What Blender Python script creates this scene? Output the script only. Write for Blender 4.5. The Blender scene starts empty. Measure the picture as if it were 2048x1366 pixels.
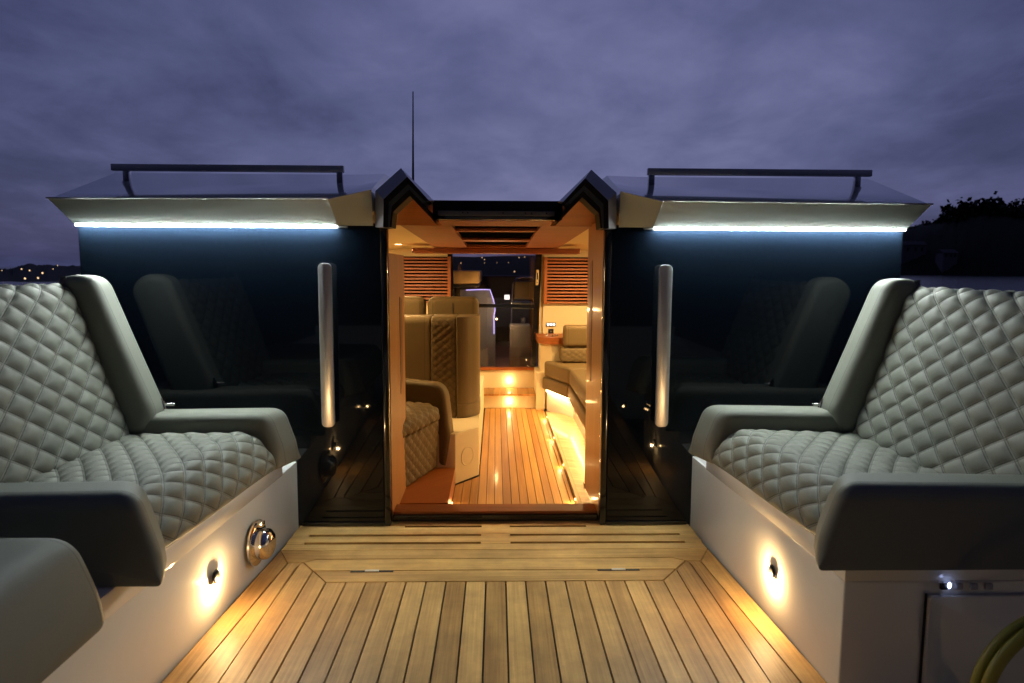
import bpy, bmesh, math, random
from mathutils import Vector, Matrix
random.seed(7)
S = bpy.context.scene
COL = S.collection
# ------------------------------------------------------------------ camera
W, H, F, HC = 2048, 1366, 1365.0, 1.2          # photo size, focal length in its pixels, eye height
yaw, pitch, roll = math.atan(32/F), math.atan(145/F), math.radians(0.27)
fw = Vector((math.sin(yaw)*math.cos(pitch), math.cos(yaw)*math.cos(pitch), -math.sin(pitch)))
r0 = Vector((math.cos(yaw), -math.sin(yaw), 0)); u0 = r0.cross(fw)
rt = r0*math.cos(roll) + u0*math.sin(roll); up = rt.cross(fw)
cam = bpy.data.cameras.new('camera'); co = bpy.data.objects.new('camera', cam); COL.objects.link(co)
m = Matrix((rt, up, -fw)).transposed().to_4x4(); m.translation = (0, 0, HC); co.matrix_world = m
cam.sensor_width = 36; cam.lens = 36*F/W; cam.clip_end = 20000; cam.clip_start = 0.02
cam.dof.use_dof = True; cam.dof.focus_distance = 3.4; cam.dof.aperture_fstop = 4.0
S.camera = co
# ------------------------------------------------------------------ dusk sky
world = bpy.data.worlds.new('World'); S.world = world; world.use_nodes = True
def build_world():
    nt = world.node_tree; N = nt.nodes; L = nt.links
    for n in list(N): N.remove(n)
    out = N.new('ShaderNodeOutputWorld'); bg = N.new('ShaderNodeBackground')
    tc = N.new('ShaderNodeTexCoord'); sp = N.new('ShaderNodeSeparateXYZ'); L.new(tc.outputs['Generated'], sp.inputs[0])
    def mth(op, a, b=None):
        n = N.new('ShaderNodeMath'); n.operation = op
        for k, v in ((0, a), (1, b)):
            if v is None: continue
            if isinstance(v, (int, float)): n.inputs[k].default_value = v
            else: L.new(v, n.inputs[k])
        return n.outputs[0]
    z = mth('ADD', mth('MAXIMUM', sp.outputs[2], 0.0), 0.22)     # a low cloud deck seen in perspective
    cx, cy = mth('DIVIDE', sp.outputs[0], z), mth('DIVIDE', sp.outputs[1], z)
    cb = N.new('ShaderNodeCombineXYZ'); L.new(cx, cb.inputs[0]); L.new(cy, cb.inputs[1])
    def noise(scale, det, rough, loc, sc):
        mp = N.new('ShaderNodeMapping'); mp.inputs['Location'].default_value = loc; mp.inputs['Scale'].default_value = sc
        L.new(cb.outputs[0], mp.inputs['Vector'])
        n = N.new('ShaderNodeTexNoise'); n.inputs['Scale'].default_value = scale; n.inputs['Detail'].default_value = det
        n.inputs['Roughness'].default_value = rough; n.inputs['Distortion'].default_value = 0.25
        L.new(mp.outputs[0], n.inputs['Vector']); return n.outputs['Fac']
    n1 = noise(0.9, 5, 0.55, (3.1, 1.7, 0), (1, 1, 1)); n2 = noise(2.6, 6, 0.6, (0.4, 5.2, 0), (1, 0.75, 1))
    s = mth('ADD', mth('MULTIPLY', n1, 0.52), mth('MULTIPLY', n2, 0.48))
    # brighter where the last light is (ahead, a little above the skyline)
    dt = N.new('ShaderNodeVectorMath'); dt.operation = 'DOT_PRODUCT'; L.new(tc.outputs['Generated'], dt.inputs[0])
    dt.inputs[1].default_value = Vector((0.06, 0.95, 0.24)).normalized()
    glow = mth('POWER', mth('MAXIMUM', dt.outputs['Value'], 0.0), 5.0)
    s2 = mth('ADD', mth('MULTIPLY', s, 0.90), mth('MULTIPLY', glow, 0.44))
    cr = N.new('ShaderNodeValToRGB'); L.new(s2, cr.inputs[0]); e = cr.color_ramp.elements
    e[0].position = 0.38; e[0].color = (0.018, 0.021, 0.055, 1)
    e[1].position = 0.97; e[1].color = (0.170, 0.176, 0.335, 1)
    k = e.new(0.60); k.color = (0.049, 0.057, 0.136, 1)
    k = e.new(0.78); k.color = (0.098, 0.108, 0.232, 1)
    sky = N.new('ShaderNodeTexSky'); sky.sky_type = 'NISHITA'; sky.sun_disc = False
    sky.sun_elevation = math.radians(-4); sky.sun_rotation = math.radians(0)
    mx = N.new('ShaderNodeMix'); mx.data_type = 'RGBA'; mx.blend_type = 'ADD'; mx.inputs['Factor'].default_value = 0.08
    L.new(cr.outputs[0], mx.inputs['A']); L.new(sky.outputs[0], mx.inputs['B'])
    L.new(mx.outputs['Result'], bg.inputs[0])      # the side away from the last light is darker
    rg = N.new('ShaderNodeMapRange'); rg.inputs['From Min'].default_value = -0.9; rg.inputs['From Max'].default_value = 0.35
    rg.inputs['To Min'].default_value = 0.14; rg.inputs['To Max'].default_value = 1.02
    L.new(dt.outputs['Value'], rg.inputs['Value']); L.new(rg.outputs[0], bg.inputs[1])
    L.new(bg.outputs[0], out.inputs[0])
build_world()
S.view_settings.view_transform = 'Standard'; S.view_settings.look = 'None'
S.view_settings.exposure = 0; S.view_settings.gamma = 1
S.render.engine = 'CYCLES'
S.cycles.max_bounces = 8; S.cycles.diffuse_bounces = 4; S.cycles.glossy_bounces = 4; S.cycles.transparent_max_bounces = 8
S.cycles.sample_clamp_indirect = 4.0; S.cycles.use_denoising = True
S.cycles.caustics_reflective = False; S.cycles.caustics_refractive = False
# brightness of the lamps the place has
P_STRIP = 250.0; P_CEIL = 19.0; P_STEP = 0.9; P_COURT = 4.6; P_SETTEE = 75.0; P_FLOOR = 0.25

# ------------------------------------------------------------------ points of the photo on real planes
def ray(px, py): return fw + rt*((px-W/2)/F) - up*((py-H/2)/F)
def PY(px, py, Y): d = ray(px, py); return Vector((0, 0, HC)) + d*(Y/d.y)
def PZ(px, py, Z): d = ray(px, py); return Vector((0, 0, HC)) + d*((Z-HC)/d.z)
def PX(px, py, X): d = ray(px, py); return Vector((0, 0, HC)) + d*(X/d.x)
# ------------------------------------------------------------------ materials
def mat(name, col, rough=0.5, metal=0.0, **kw):
    M = bpy.data.materials.new(name); M.use_nodes = True; nt = M.node_tree; b = nt.nodes['Principled BSDF']
    b.inputs['Base Color'].default_value = (*col, 1); b.inputs['Roughness'].default_value = rough
    b.inputs['Metallic'].default_value = metal
    if 'coat' in kw: b.inputs['Coat Weight'].default_value = kw['coat']; b.inputs['Coat Roughness'].default_value = 0.04
    if 'spec' in kw: b.inputs['Specular IOR Level'].default_value = kw['spec']
    if 'emit' in kw: b.inputs['Emission Color'].default_value = (*kw['emit'], 1); b.inputs['Emission Strength'].default_value = kw['es']
    nz = kw.get('noise')                                     # (scale, colour amount, bump, roughness amount)
    if nz:
        N, L = nt.nodes, nt.links
        tc = N.new('ShaderNodeTexCoord'); n = N.new('ShaderNodeTexNoise'); n.inputs['Scale'].default_value = nz[0]
        n.inputs['Detail'].default_value = 6; L.new(tc.outputs['Object'], n.inputs['Vector'])
        r = N.new('ShaderNodeMapRange'); r.inputs['To Min'].default_value = 1-nz[1]; r.inputs['To Max'].default_value = 1+nz[1]
        L.new(n.outputs['Fac'], r.inputs['Value'])
        v = N.new('ShaderNodeVectorMath'); v.operation = 'SCALE'; v.inputs[0].default_value = col; L.new(r.outputs[0], v.inputs['Scale'])
        L.new(v.outputs[0], b.inputs['Base Color'])
        if nz[2]:
            bp = N.new('ShaderNodeBump'); bp.inputs['Strength'].default_value = nz[2]; bp.inputs['Distance'].default_value = 0.002
            L.new(n.outputs['Fac'], bp.inputs['Height']); L.new(bp.outputs[0], b.inputs['Normal'])
        if len(nz) > 3:
            n2 = N.new('ShaderNodeTexNoise'); n2.inputs['Scale'].default_value = nz[0]*0.08; n2.inputs['Detail'].default_value = 4
            L.new(tc.outputs['Object'], n2.inputs['Vector'])
            r2 = N.new('ShaderNodeMapRange'); r2.inputs['To Min'].default_value = max(0.0, rough-nz[3]); r2.inputs['To Max'].default_value = rough+nz[3]
            L.new(n2.outputs['Fac'], r2.inputs['Value']); L.new(r2.outputs[0], b.inputs['Roughness'])
    return M
def wood(name, c1, c2, rough=0.5, grain=1.0, coat=0.0, rnd=0.35, stain=0.0):
    """grain runs along UV.u; per-board tone from the 'rnd' attribute"""
    M = bpy.data.materials.new(name); M.use_nodes = True; nt = M.node_tree; N, L = nt.nodes, nt.links; b = N['Principled BSDF']
    uv = N.new('ShaderNodeUVMap'); at = N.new('ShaderNodeAttribute'); at.attribute_name = 'rnd'
    mp = N.new('ShaderNodeMapping'); mp.inputs['Scale'].default_value = (2.2*grain, 95*grain, 1); L.new(uv.outputs[0], mp.inputs[0])
    n = N.new('ShaderNodeTexNoise'); n.inputs['Scale'].default_value = 1.0; n.inputs['Detail'].default_value = 7; n.inputs['Roughness'].default_value = 0.65
    L.new(mp.outputs[0], n.inputs['Vector'])
    mp2 = N.new('ShaderNodeMapping'); mp2.inputs['Scale'].default_value = (1.5, 14, 1); L.new(uv.outputs[0], mp2.inputs[0])
    n2 = N.new('ShaderNodeTexNoise'); n2.inputs['Scale'].default_value = 1.0; n2.inputs['Detail'].default_value = 3; L.new(mp2.outputs[0], n2.inputs['Vector'])
    a = N.new('ShaderNodeMath'); a.operation = 'MULTIPLY_ADD'; a.inputs[1].default_value = 0.55; L.new(n.outputs['Fac'], a.inputs[0])
    a2 = N.new('ShaderNodeMath'); a2.operation = 'MULTIPLY_ADD'; a2.inputs[1].default_value = 0.45; L.new(n2.outputs['Fac'], a2.inputs[0])
    a3 = N.new('ShaderNodeMath'); a3.operation = 'MULTIPLY_ADD'; a3.inputs[1].default_value = rnd; a3.inputs[2].default_value = -rnd/2
    L.new(at.outputs['Fac'], a3.inputs[0]); L.new(a3.outputs[0], a2.inputs[2]); L.new(a2.outputs[0], a.inputs[2])
    cr = N.new('ShaderNodeValToRGB'); cr.color_ramp.elements[0].position = 0.3; cr.color_ramp.elements[1].position = 0.72
    cr.color_ramp.elements[0].color = (*c1, 1); cr.color_ramp.elements[1].color = (*c2, 1)
    L.new(a.outputs[0], cr.inputs[0]); L.new(cr.outputs[0], b.inputs['Base Color'])
    if stain:                                                # weathered patches and drip marks that run across several boards
        tc = N.new('ShaderNodeTexCoord'); n3 = N.new('ShaderNodeTexNoise'); n3.inputs['Scale'].default_value = 3.2; n3.inputs['Detail'].default_value = 6
        n3.inputs['Roughness'].default_value = 0.7; L.new(tc.outputs['Object'], n3.inputs['Vector'])
        r3 = N.new('ShaderNodeMapRange'); r3.inputs['From Min'].default_value = 0.35; r3.inputs['From Max'].default_value = 0.65
        r3.inputs['To Min'].default_value = 1-stain; r3.inputs['To Max'].default_value = 1+stain*0.4; L.new(n3.outputs['Fac'], r3.inputs['Value'])
        v3 = N.new('ShaderNodeVectorMath'); v3.operation = 'SCALE'; L.new(cr.outputs[0], v3.inputs[0]); L.new(r3.outputs[0], v3.inputs['Scale'])
        L.new(v3.outputs[0], b.inputs['Base Color'])
    bp = N.new('ShaderNodeBump'); bp.inputs['Strength'].default_value = 0.25; bp.inputs['Distance'].default_value = 0.001
    L.new(n.outputs['Fac'], bp.inputs['Height']); L.new(bp.outputs[0], b.inputs['Normal'])
    b.inputs['Roughness'].default_value = rough; b.inputs['Coat Weight'].default_value = coat; b.inputs['Coat Roughness'].default_value = 0.1
    return M
def leather(name, col, seams):
    """fine grained upholstery; quilted ones get a double stitched line either side of each diamond seam (UV in cells)"""
    M = mat(name, col, 0.60, noise=(420, 0.16, 0.35)); nt = M.node_tree; N, L = nt.nodes, nt.links; b = N['Principled BSDF']
    b.inputs['Specular IOR Level'].default_value = 0.28
    if not seams:                                            # a stitched seam a little in from each end of the pad
        uv = N.new('ShaderNodeUVMap'); sp = N.new('ShaderNodeSeparateXYZ'); L.new(uv.outputs[0], sp.inputs[0])
        c1 = N.new('ShaderNodeMath'); c1.operation = 'COMPARE'; c1.inputs[1].default_value = 0.040; c1.inputs[2].default_value = 0.0016; L.new(sp.outputs[0], c1.inputs[0])
        src = b.inputs['Base Color'].links[0].from_socket; old = b.inputs['Normal'].links[0].from_socket
        mx = N.new('ShaderNodeMix'); mx.data_type = 'RGBA'; mm = N.new('ShaderNodeMath'); mm.operation = 'MULTIPLY'; mm.inputs[1].default_value = 0.5
        L.new(c1.outputs[0], mm.inputs[0]); L.new(mm.outputs[0], mx.inputs['Factor']); L.new(src, mx.inputs['A']); mx.inputs['B'].default_value = (col[0]*.25, col[1]*.25, col[2]*.25, 1)
        L.new(mx.outputs['Result'], b.inputs['Base Color']); bp = N.new('ShaderNodeBump'); bp.invert = True; bp.inputs['Strength'].default_value = .7; bp.inputs['Distance'].default_value = .002
        L.new(old, bp.inputs['Normal']); L.new(c1.outputs[0], bp.inputs['Height']); L.new(bp.outputs[0], b.inputs['Normal'])
    if seams:
        uv = N.new('ShaderNodeUVMap'); sp = N.new('ShaderNodeSeparateXYZ'); L.new(uv.outputs[0], sp.inputs[0])
        def mth(op, a, c=None):
            n = N.new('ShaderNodeMath'); n.operation = op
            for k, v in ((0, a), (1, c)):
                if v is None: continue
                if isinstance(v, (int, float)): n.inputs[k].default_value = v
                else: L.new(v, n.inputs[k])
            return n.outputs[0]
        ln = []
        for op in ('ADD', 'SUBTRACT'):
            t = mth('FRACT', mth('ADD', mth(op, sp.outputs[0], sp.outputs[1]), 100.5))
            d = mth('ABSOLUTE', mth('SUBTRACT', mth('ABSOLUTE', mth('SUBTRACT', t, 0.5)), 0.05))
            ln.append(mth('LESS_THAN', d, 0.017))
        k = mth('MAXIMUM', ln[0], ln[1])
        on = mth('LESS_THAN', sp.outputs[1], 50.0); k = mth('MULTIPLY', k, on)
        src = b.inputs['Base Color'].links[0].from_socket
        mx = N.new('ShaderNodeMix'); mx.data_type = 'RGBA'; L.new(mth('MULTIPLY', k, 0.75), mx.inputs['Factor']); L.new(src, mx.inputs['A'])
        mx.inputs['B'].default_value = (col[0]*0.25, col[1]*0.25, col[2]*0.25, 1); L.new(mx.outputs['Result'], b.inputs['Base Color'])
        bp = N.new('ShaderNodeBump'); bp.invert = True; bp.inputs['Strength'].default_value = 0.6; bp.inputs['Distance'].default_value = 0.0015
        old = b.inputs['Normal'].links[0].from_socket; L.new(old, bp.inputs['Normal']); L.new(k, bp.inputs['Height']); L.new(bp.outputs[0], b.inputs['Normal'])
    return M
M = {}
M['teak'] = wood('teak_deck', (0.29, 0.150, 0.042), (0.72, 0.445, 0.150), 0.5, rnd=0.24, stain=0.30)
M['caulk'] = mat('black_caulk', (0.012, 0.012, 0.013), 0.6)
M['cabin_teak'] = wood('varnished_floor_teak', (0.34, 0.150, 0.034), (0.62, 0.330, 0.090), 0.42, coat=0.1)
M['wood'] = wood('satin_joinery_wood', (0.17, 0.040, 0.005), (0.34, 0.095, 0.012), 0.5, 0.8, 0.0)
M['darkwood'] = wood('dark_joinery_wood', (0.10, 0.035, 0.012), (0.20, 0.075, 0.025), 0.4)
M['palewood'] = wood('pale_sill_wood', (0.48, 0.30, 0.15), (0.68, 0.46, 0.25), 0.4, 0.6, 0.2)
M['jamb'] = wood('pale_jamb_veneer', (0.42, 0.19, 0.055), (0.58, 0.285, 0.085), 0.38, 0.7, 0.2, 0.1)
M['white'] = mat('white_gelcoat', (0.85, 0.83, 0.77), 0.10, coat=0.6, noise=(9, 0.03, 0.0, 0.05))
M['cream'] = mat('cream_lining', (0.72, 0.59, 0.37), 0.55, noise=(60, 0.03, 0.1))
M['roof'] = mat('grey_green_gloss_roof', (0.46, 0.50, 0.46), 0.10, coat=0.9, noise=(3, 0.04, 0.0, 0.05))
M['trim'] = mat('grey_gloss_trim', (0.34, 0.34, 0.38), 0.30, coat=0.5, noise=(6, 0.05, 0.0, 0.05))
M['black'] = mat('black_gloss', (0.006, 0.006, 0.008), 0.12, noise=(5, 0.1, 0.0, 0.06))
M['gun'] = mat('blue_grey_paint', (0.035, 0.045, 0.055), 0.4)
M['rubber'] = mat('black_seal', (0.006, 0.006, 0.007), 0.6, spec=0.2)
M['alu'] = mat('anodised_strip', (0.22, 0.22, 0.22), 0.4, 0.8, noise=(80, 0.1, 0.1))
M['glass'] = mat('tinted_black_glass', (0.0028, 0.0050, 0.0094), 0.03, spec=0.27, noise=(4, 0.15, 0.0, 0.02))
M['chrome'] = mat('polished_steel', (0.80, 0.78, 0.76), 0.13, 1.0, noise=(14, 0.03, 0.0, 0.04))
M['brushed'] = mat('brushed_steel', (0.82, 0.81, 0.82), 0.32, 0.75, noise=(30, 0.05, 0.05, 0.06))
M['leather'] = leather('grey_green_leather', (0.175, 0.180, 0.148), False)
M['quilt'] = leather('quilted_grey_green_leather', (0.175, 0.180, 0.148), True)
M['tan'] = leather('taupe_cabin_leather', (0.135, 0.092, 0.040), False)
M['tanq'] = leather('quilted_taupe_cabin_leather', (0.135, 0.092, 0.040), True)
M['warm'] = mat('warm_lens', (1, 0.8, 0.5), 0.4, emit=(1.0, 0.62, 0.25), es=14)
M['warmhot'] = mat('warm_diode_strip', (1, 0.8, 0.5), 0.4, emit=(1.0, 0.60, 0.22), es=P_SETTEE)
M['strip'] = mat('cool_diode_strip', (0.9, 0.95, 1), 0.4, emit=(0.90, 1.0, 0.97), es=P_STRIP)
M['bluelamp'] = mat('blue_white_lamp', (0.6, 0.7, 1), 0.4, emit=(0.45, 0.55, 1.0), es=6)
M['violet'] = mat('violet_reflected_line', (0.6, 0.6, 1), 0.4, emit=(0.40, 0.38, 1.0), es=2.6)
M['whitelamp'] = mat('white_lamp', (1, 1, 1), 0.4, emit=(1, 0.97, 0.9), es=3.0)
M['town'] = mat('town_lamp', (1, 0.8, 0.5), 0.4, emit=(1.0, 0.66, 0.34), es=1.7)
M['yellow'] = mat('yellow_green_rubber', (0.18, 0.17, 0.015), 0.5, noise=(40, 0.1, 0.1))
M['void'] = mat('unlit_black_lining', (0.003, 0.003, 0.003), 1.0, spec=0.0)
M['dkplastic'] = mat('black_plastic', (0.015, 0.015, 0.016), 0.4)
M['land'] = mat('dark_hillside', (0.022, 0.026, 0.016), 0.9, noise=(0.03, 0.5, 0.0))
M['leaf'] = mat('dark_foliage', (0.020, 0.026, 0.014), 0.8, noise=(0.4, 0.5, 0.0))
M['bark'] = mat('bark', (0.05, 0.04, 0.03), 0.9)
M['house'] = mat('painted_house_wall', (0.22, 0.21, 0.23), 0.8)
M['slate'] = mat('slate_roof', (0.05, 0.05, 0.06), 0.7)
M['cushion'] = mat('cream_reflected_cushion', (0.78, 0.52, 0.22), 0.6)
M['bluegrey'] = mat('blue_grey_panel', (0.13, 0.15, 0.24), 0.5)
def build_water():
    M_ = mat('dusk_water', (0.008, 0.010, 0.022), 0.16, spec=0.32); nt = M_.node_tree; N, L = nt.nodes, nt.links
    tc = N.new('ShaderNodeTexCoord'); n = N.new('ShaderNodeTexNoise'); n.inputs['Scale'].default_value = 1.1; n.inputs['Detail'].default_value = 6
    L.new(tc.outputs['Object'], n.inputs['Vector']); bp = N.new('ShaderNodeBump'); bp.inputs['Strength'].default_value = 0.7
    bp.inputs['Distance'].default_value = 0.25; L.new(n.outputs['Fac'], bp.inputs['Height']); L.new(bp.outputs[0], N['Principled BSDF'].inputs['Normal'])
    return M_
M['water'] = build_water()
def build_pane():
    M_ = bpy.data.materials.new('smoked_door_pane'); M_.use_nodes = True; nt = M_.node_tree; N, L = nt.nodes, nt.links
    for n in list(N): N.remove(n)
    o = N.new('ShaderNodeOutputMaterial'); g = N.new('ShaderNodeBsdfGlossy'); g.inputs['Roughness'].default_value = 0.02
    t = N.new('ShaderNodeBsdfTransparent'); t.inputs[0].default_value = (0.78, 0.74, 0.74, 1)
    f = N.new('ShaderNodeFresnel'); f.inputs[0].default_value = 1.55; mx = N.new('ShaderNodeMixShader')
    L.new(f.outputs[0], mx.inputs[0]); L.new(t.outputs[0], mx.inputs[1]); L.new(g.outputs[0], mx.inputs[2]); L.new(mx.outputs[0], o.inputs[0])
    return M_
M['pane'] = build_pane()

# ------------------------------------------------------------------ object helpers
def tag(o, label=None, cat=None, group=None, kind=None):
    if label: o['label'] = label
    if cat: o['category'] = cat
    if group: o['group'] = group
    if kind: o['kind'] = kind
    return o
def thing(name, label, cat, loc=(0, 0, 0), group=None):
    o = bpy.data.objects.new(name, None); COL.objects.link(o); o.location = loc; o.empty_display_size = 0.1
    return tag(o, label, cat, group)
def obj(name, bm, material, parent=None, smooth=None):
    """link a bmesh (world coordinates) as one mesh object; parented ones keep their world place"""
    bmesh.ops.recalc_face_normals(bm, faces=bm.faces)
    me = bpy.data.meshes.new(name)
    org = Vector((0, 0, 0))
    if parent is not None:
        q = parent
        while q is not None: org += Vector(q.location); q = q.parent
        own = Vector((0, 0, 0))
    if parent is None and bm.verts:
        own = sum((v.co for v in bm.verts), Vector())/len(bm.verts); own.z = min(v.co.z for v in bm.verts)
    bmesh.ops.translate(bm, verts=bm.verts, vec=-(org+own))
    bm.to_mesh(me); bm.free(); o = bpy.data.objects.new(name, me); COL.objects.link(o); o.location = own
    me.materials.append(material)
    if parent is not None: o.parent = parent
    if smooth is not None:
        for p in me.polygons: p.use_smooth = len(p.vertices) < 9
        me.set_sharp_from_angle(angle=math.radians(smooth))
    return o
def bx(bm, lo, hi, bev=0.0, seg=2):
    t = bmesh.new(); bmesh.ops.create_cube(t, size=1.0)
    for v in t.verts: v.co = Vector([(lo[k]+hi[k])/2 + v.co[k]*(hi[k]-lo[k]) for k in range(3)])
    return merge(bm, t, bev, seg)
def merge(bm, t, bev=0.0, seg=2):
    if bev > 0: bmesh.ops.bevel(t, geom=list(t.edges), offset=bev, segments=seg, profile=0.5, affect='EDGES', clamp_overlap=True)
    mp = {v: bm.verts.new(v.co) for v in t.verts}
    for f in t.faces:
        try: bm.faces.new([mp[v] for v in f.verts])
        except ValueError: pass
    t.free(); return bm
def prism(bm, pts, axis, a, b, bev=0.0, seg=3):
    """2-D polygon extruded along an axis from a to b ('y': pts are x,z; 'x': y,z; 'z': x,y)"""
    t = bmesh.new()
    def mk(p, k): return {'y': (p[0], k, p[1]), 'x': (k, p[0], p[1]), 'z': (p[0], p[1], k)}[axis]
    A = [t.verts.new(mk(p, a)) for p in pts]; B = [t.verts.new(mk(p, b)) for p in pts]; n = len(pts)
    t.faces.new(A); t.faces.new(B[::-1])
    for i in range(n): t.faces.new((A[i], B[i], B[(i+1) % n], A[(i+1) % n]))
    bmesh.ops.recalc_face_normals(t, faces=t.faces)
    return merge(bm, t, bev, seg)
def tube(bm, pts, r, n=12, closed=False, ref=None):
    pts = [Vector(p) for p in pts]; rings = []
    for i, p in enumerate(pts):
        a = pts[i-1] if (i or closed) else p; c = pts[(i+1) % len(pts)] if (i < len(pts)-1 or closed) else p
        d = (c-a).normalized(); s = d.cross(Vector(ref) if ref else Vector((0, 0, 1)) if abs(d.z) < 0.9 else Vector((1, 0, 0))).normalized(); q = d.cross(s)
        rr = r[i] if isinstance(r, (list, tuple)) else r
        rings.append([bm.verts.new(p + (s*math.cos(2*math.pi*k/n) + q*math.sin(2*math.pi*k/n))*rr) for k in range(n)])
    m_ = len(rings)
    for i in range(m_ if closed else m_-1):
        A, B = rings[i], rings[(i+1) % m_]
        for k in range(n): bm.faces.new((A[k], A[(k+1) % n], B[(k+1) % n], B[k]))
    if not closed: bm.faces.new(rings[0][::-1]); bm.faces.new(rings[-1])
    return bm
def lathe(bm, c, axis, prof, n=32):
    """profile of (distance along axis, radius) turned about the axis at c"""
    c = Vector(c); axis = Vector(axis).normalized(); s = axis.cross(Vector((0, 0, 1)) if abs(axis.z) < 0.9 else Vector((1, 0, 0))).normalized(); q = axis.cross(s)
    rings = []
    for d, r in prof:
        if r <= 1e-6: rings.append([bm.verts.new(c+axis*d)])
        else: rings.append([bm.verts.new(c+axis*d + (s*math.cos(2*math.pi*k/n)+q*math.sin(2*math.pi*k/n))*r) for k in range(n)])
    for A, B in zip(rings, rings[1:]):
        for k in range(n):
            f = [A[k % len(A)], A[(k+1) % len(A)], B[(k+1) % len(B)], B[k % len(B)]]
            f = list(dict.fromkeys(f))
            if len(f) > 2: bm.faces.new(f)
    for R, fl in ((rings[0], 1), (rings[-1], 0)):
        if len(R) > 1: bm.faces.new(R[::-1] if fl else R)
    return bm
def inset(poly, d):
    """convex polygon shrunk by d"""
    a = sum(poly[i][0]*poly[(i+1) % len(poly)][1]-poly[(i+1) % len(poly)][0]*poly[i][1] for i in range(len(poly)))
    if a < 0: poly = poly[::-1]
    out = []; n = len(poly)
    for i in range(n):
        p0, p1, p2 = Vector(poly[i-1]), Vector(poly[i]), Vector(poly[(i+1) % n])
        e1, e2 = (p1-p0).normalized(), (p2-p1).normalized()
        n1, n2 = Vector((-e1.y, e1.x)), Vector((-e2.y, e2.x))
        k = (n1+n2); k = k/max(0.25, k.dot(n1)); out.append(tuple(p1+k*d))
    return out
class Boards:
    """boards with a tone per board and grain along a direction, one mesh"""
    def __init__(s): s.bm = bmesh.new(); s.uv = s.bm.loops.layers.uv.new('UVMap'); s.rn = s.bm.faces.layers.float.new('rnd')
    def add(s, poly, z, th=0.012, ang=math.pi/2, gap=0.0030, rnd=None, axis='z'):
        pts = inset(list(poly), gap) if gap else list(poly); ca, sa = math.cos(ang), math.sin(ang); rnd = random.random() if rnd is None else rnd
        of = random.random()*50
        mk = {'z': lambda p, k: (p[0], p[1], k), 'y': lambda p, k: (p[0], k, p[1]), 'x': lambda p, k: (k, p[0], p[1])}[axis]
        A = [s.bm.verts.new(mk(p, z)) for p in pts]; B = [s.bm.verts.new(mk(p, z-th)) for p in pts]; n = len(pts)
        fs = [s.bm.faces.new(A), s.bm.faces.new(B[::-1])] + [s.bm.faces.new((A[i], B[i], B[(i+1) % n], A[(i+1) % n])) for i in range(n)]
        for f in fs:
            f[s.rn] = rnd
            for l in f.loops:
                c = l.vert.co; p = {'z': (c.x, c.y), 'y': (c.x, c.z), 'x': (c.y, c.z)}[axis]
                l[s.uv].uv = (p[0]*ca+p[1]*sa+of, -p[0]*sa+p[1]*ca+of*0.37)
    def done(s, name, material, parent=None): return obj(name, s.bm, material, parent)
def board_box(lo, hi, grain='x', bev=0.0):
    """a wooden block with grain UV along one axis"""
    bm = bmesh.new(); bx(bm, lo, hi, bev); return grain_uv(bm, grain)
def grain_uv(bm, grain='x'):
    uv = bm.loops.layers.uv.new('UVMap'); rn = bm.faces.layers.float.new('rnd'); g = 'xyz'.index(grain); o = [k for k in range(3) if k != g]; r = random.random()
    for f in bm.faces:
        f[rn] = r; f.normal_update(); w = o[0] if abs(f.normal[o[0]]) < abs(f.normal[o[1]]) else o[1]
        for l in f.loops: l[uv].uv = (l.vert.co[g]+r*9, l.vert.co[w]+r*5)
    return bm
def resample(path, step):
    out = []; n = len(path)
    for i in range(n):
        a, b = Vector(path[i]), Vector(path[(i+1) % n]); k = max(1, round((b-a).length/step))
        out += [a+(b-a)*(j/k) for j in range(k)]
    return out
def rounded(poly, radii, seg=7):
    """closed polygon with its corners rounded"""
    out = []; n = len(poly)
    for i in range(n):
        p0, p1, p2 = Vector(poly[i-1]), Vector(poly[i]), Vector(poly[(i+1) % n]); r = radii[i] if isinstance(radii, (list, tuple)) else radii
        a = (p0-p1).normalized(); b = (p2-p1).normalized(); A, B = p1+a*r, p1+b*r
        for k in range(seg+1):
            t = k/seg; out.append((A*(1-t)+p1*t)*(1-t)+(p1*(1-t)+B*t)*t)
    return out
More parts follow.
